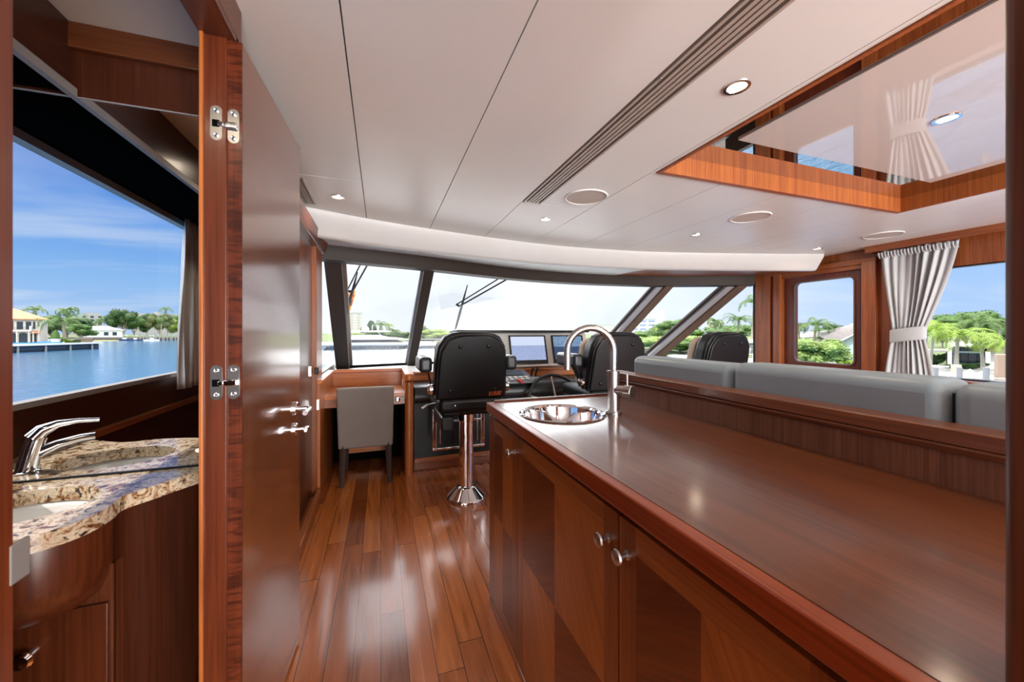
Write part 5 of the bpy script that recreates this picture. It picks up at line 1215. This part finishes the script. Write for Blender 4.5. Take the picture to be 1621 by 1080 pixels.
# seen through the starboard door
r = root('gabled_house', 1345, 34, GZ, 'pale blue gabled house with a grey shingle roof', 'house'); X = lambda *us: lx(1345, 34, *us)
a_, e_, c_ = X(1322, 1328, 1400)
zl, zr = zat(542, 34) - GZ, zat(518, 34) - GZ
MB().prism([(e_, 0), (c_, 0), (c_, zr + .6), (e_, zl)], 0, 6, XZ).build('walls', plain('pale blue siding', (.50, .60, .62), .6), r, local=True)
q_ = X(1303)[0]
MB().add([(a_, -.4, zl - .1), (c_, -.4, zr + .75), (c_, 5, zr + 1.0), (q_ - .4, 5, zat(527, 39) - GZ), (q_ - .2, 1.5, zat(535, 35.5) - GZ)], [(0, 1, 2, 3, 4)]).build('roof', G['slate'], r, local=True, thick=.1)
MB().beam((a_, -.42, zl - .14), (c_, -.42, zr + .70), .04, .12).build('fascia_board', G['white'], r, local=True)
r = root('grey_roofed_house', 1345, 52, GZ, 'farther house with a stepped grey roof', 'house'); X = lambda *us: lx(1345, 52, *us)
a_, c_ = X(1326, 1400); MB().box(a_, c_, 0, 5, 0, 2.7).build('walls', G['conc'], r, local=True)
a_, c_ = X(1316, 1400); e_, = X(1338)
MB().add([(a_, -.5, 2.75), (c_, -.5, 2.75), (c_, 3, 3.2), (a_ + .8, 3, 3.2)], [(0, 1, 2, 3)]).add([(e_, 0.5, 3.15), (c_, .5, 3.4), (c_, 3, 4.3), (e_ + .6, 3, 3.7)], [(0, 1, 2, 3)]).build('roof', G['slate'], r, local=True, thick=.2)
r = root('low_roofed_house', 1275, 44, GZ, 'low house with a pale roof behind the big shrub', 'house'); MB().box(-4, 4, 0, 5, 0, 1.6).build('walls', G['stucco'], r, local=True)
MB().add([(-4.5, -.4, 1.5), (4.5, -.4, 2.3), (4.5, 5, 2.9), (-4.5, 5, 2.1)], [(0, 1, 2, 3)]).build('roof', G['conc'], r, local=True, thick=.15)
palm(1287, 38, GZ, 1.9, 'palm centred in the starboard door pane', variant=0, crown=2.2)
palm(1266, 42, GZ, 2.1, 'palm at the left edge of the starboard door pane', variant=2, crown=1.6, mat='olive')
tree(1322, 62, GZ, 2.7, 8, 'dark green tree behind the grey roof', 'dark', seed=3)
tree(1300, 60, GZ, 2.2, 6, 'green tree right of the door pane palm', 'mid', seed=2)
tree(1292, 25.5, GZ, .98, 4.0, 'big bright shrub filling the lower door pane', 'shrub', seed=4, trunk=.02, name='shrub', cat='plant', leaves=4200, ls=.05)
tree(1338, 24, GZ, -.45, 1.3, 'small lime shrub at the lower right of the door pane', 'lime', seed=5, trunk=.02, name='shrub', cat='plant', leaves=900, ls=.08)
# pool house seen through the long window
r = root('pool_house', 1530, 27, GZ, 'modern flat roofed pool house with dark glass', 'house')
X = lambda *us: lx(1530, 27, *us)
a_, c_ = X(1509, 1560); MB().box(a_, c_, .5, 4, 0, 1.52).build('glass_front', G['dark_glass'], r, local=True)
a_, c_ = X(1500, 1563); MB().box(a_, c_, -.25, 4, 1.52, 1.66).build('roof_slab', G['white'], r, local=True)
a_, c_ = X(1498, 1507); MB().box(a_, c_, -.1, 4, 0, 1.35).build('white_pier', G['white'], r, local=True)
a_, c_ = X(1560, 1568); MB().box(a_, c_, -.1, 4, 0, 1.2).box(c_, c_ + .6, .3, 4, 0, 1.2).build('side_wall', G['white'], r, local=True)
a_, c_ = X(1562, 1600); MB().box(a_, c_, -.1, 4, 1.2, 1.75).build('brown_bulkhead', G['brown'], r, local=True)
a_, c_ = X(1558, 1604); MB().box(a_, c_, -.3, 4, 1.75, 1.9).build('upper_roof', G['white'], r, local=True)
for x in X(1518, 1532, 1546): MB().box(x, x + .03, .45, .5, 0, 1.52).build('glazing_bar', M['plastic'], r, local=True)
a_, c_ = X(1513, 1552); MB().box(a_, c_, .44, .5, 1.05, 1.17).build('glass_reflection', plain('pale reflection strip', (.45, .6, .65), .3), r, local=True)  # pale bar painted across the glass as a reflection
r = root('garden_pavilion', 1482, 28, GZ, 'low grey canopy in front of a green hedge', 'pavilion'); X = lambda *us: lx(1482, 28, *us)
a_, c_ = X(1455, 1500); MB().box(a_, c_, -.3, 2.5, 1.12, 1.22).build('flat_roof', G['conc'], r, local=True)
for x in X(1456, 1498): MB().box(x, x + .05, -.2, -.14, 0, 1.12).build('post', M['plastic'], r, local=True)
f = foliage(9, 10, 700, ls=.05); m2 = MB(); m2.v = [Vector((p.x * 1.1, 1.2 + p.y * .6, .5 + p.z * .8)) for p in f.v]; m2.f = f.f; m2.m = f.m; m2.build('hedge', G['dark'], r, local=True)
m2 = MB(); m2.v = [Vector((p.x * 1.3, -.1 + p.y * .3, .2 + p.z * .45)) for p in f.v]; m2.f = f.f; m2.m = f.m
hb_ = root('low_hedge', 1532, 26.2, GZ, 'low dark hedge along the pool house glass', 'hedge'); m2.build('leaves', G['dark'], hb_, local=True)
r = root('brown_screen', 1584, 20, GZ, 'curved brown screen at the right edge of the long window', 'screen')
MB().prism([(-.10 - .12 * math.sin(a * .2) , .1 * a) for a in range(0, 16)] + [(1.2, 1.5), (1.2, 0)], 0, 1.35).build('screen_wall', plain('brown render', (.34, .24, .18), .8), r, local=True)
tree(1528, 60, GZ, 5.1, 9.8, 'large dome shaped dark green tree over the pool house', 'mid', seed=1, trunk=.2, leaves=5000, ls=.03)
tree(1492, 62, GZ, 3.0, 5.0, 'smaller dark tree left of the dome shaped tree', 'dark', seed=2, trunk=.2)
tree(1572, 58, GZ, 3.4, 6.0, 'green tree at the right edge of the long window', 'mid', seed=3, trunk=.2)
for u, t, zt_, c_, k, lab, mt in ((1473, 25, 1.35, 1.5, 0, 'slender palm at the curtain edge', 'palm_lime'), (1514, 24.5, 1.05, 2.0, 1, 'yellow green palm in front of the pool house', 'palm_lime'), (1556, 25, 1.0, 1.7, 2, 'lime palm right of the pool house middle', 'palm_lime'), (1540, 33, 2.0, 2.2, 0, 'green palm behind the pool house roof', 'palm'), (1500, 34, 1.8, 2.1, 2, 'lime palm behind the canopy', 'palm_lime'), (1590, 22, .55, 1.2, 1, 'yellow palm fronds at the far right of the window', 'palm_lime'), (1582, 34, 2.1, 2.0, 1, 'palm above the upper roof', 'palm'), (1465, 33, 1.3, 1.9, 1, 'lime palm behind the curtain edge', 'palm_lime')):
    palm(u, t, GZ, zt_, lab, variant=k, crown=c_, mat=mt, bark='barkw')
def lounger(u, t, label, spin=0):
    r = root('sun_lounger', u, t, GZ, label, 'sun lounger', 'white loungers on the quay', spin=spin)
    MB().box(-.35, .45, -.18, .18, .17, .20).box(-.32, -.29, -.17, -.14, 0, .17).box(.38, .41, -.17, -.14, 0, .17).box(-.32, -.29, .14, .17, 0, .17).box(.38, .41, .14, .17, 0, .17).build('frame', G['white'], r, local=True)
    MB().beam((-.28, 0, .20), (-.48, 0, .44), .34, .03, (0, 1, 0)).build('backrest', G['white'], r, local=True)
lounger(1552, 20.5, 'white lounger left of the brown screen, back raised'); lounger(1572, 19.5, 'white lounger nearest the brown screen')
r = root('garden_table', 1482, 22, GZ, 'low white table with a tan chair on the quay', 'table'); MB().box(-.6, .5, -.3, .3, .55, .6).box(-.5, -.45, -.05, .05, 0, .55).box(.4, .45, -.05, .05, 0, .55).build('table_body', G['white'], r, local=True); MB().box(.55, .95, -.2, .2, .3, .7).build('chair_tub', G['tan'], r, local=True)
for u, t, lab in ((1481, 14.5, 'grey dock piling nearest the curtain'), (1519, 14, 'grey dock piling in the middle of the long window'), (1561, 12.5, 'grey dock piling nearest the right edge')):
    p = at(u, t, WZ); o = MB().tube([p + Vector((0, 0, -.5)), p + Vector((0, 0, zat(582, t) - WZ))], .075, 14).build('dock_piling', G['pile'], origin=p); tag(o, lab, 'piling', 'grey pilings at the starboard quay')
o = MB(); p, q = E(1440, 17), E(1660, 11.5); o.beam(p + Vector((0, 0, -1.5)), q + Vector((0, 0, -1.5)), 1.2, .3); o = o.build('wooden_jetty', G['conc'], origin=p); tag(o, 'pale jetty edge along the starboard side', 'jetty')
b = root('tender_boat', 1575, 8.2, -.75, 'white tender alongside, at the bottom right of the long window', 'boat'); MB().ball((0, 0, .42), 1.3, .5, .24, 24, 12).build('tender_hull', G['gel'], b, local=True)
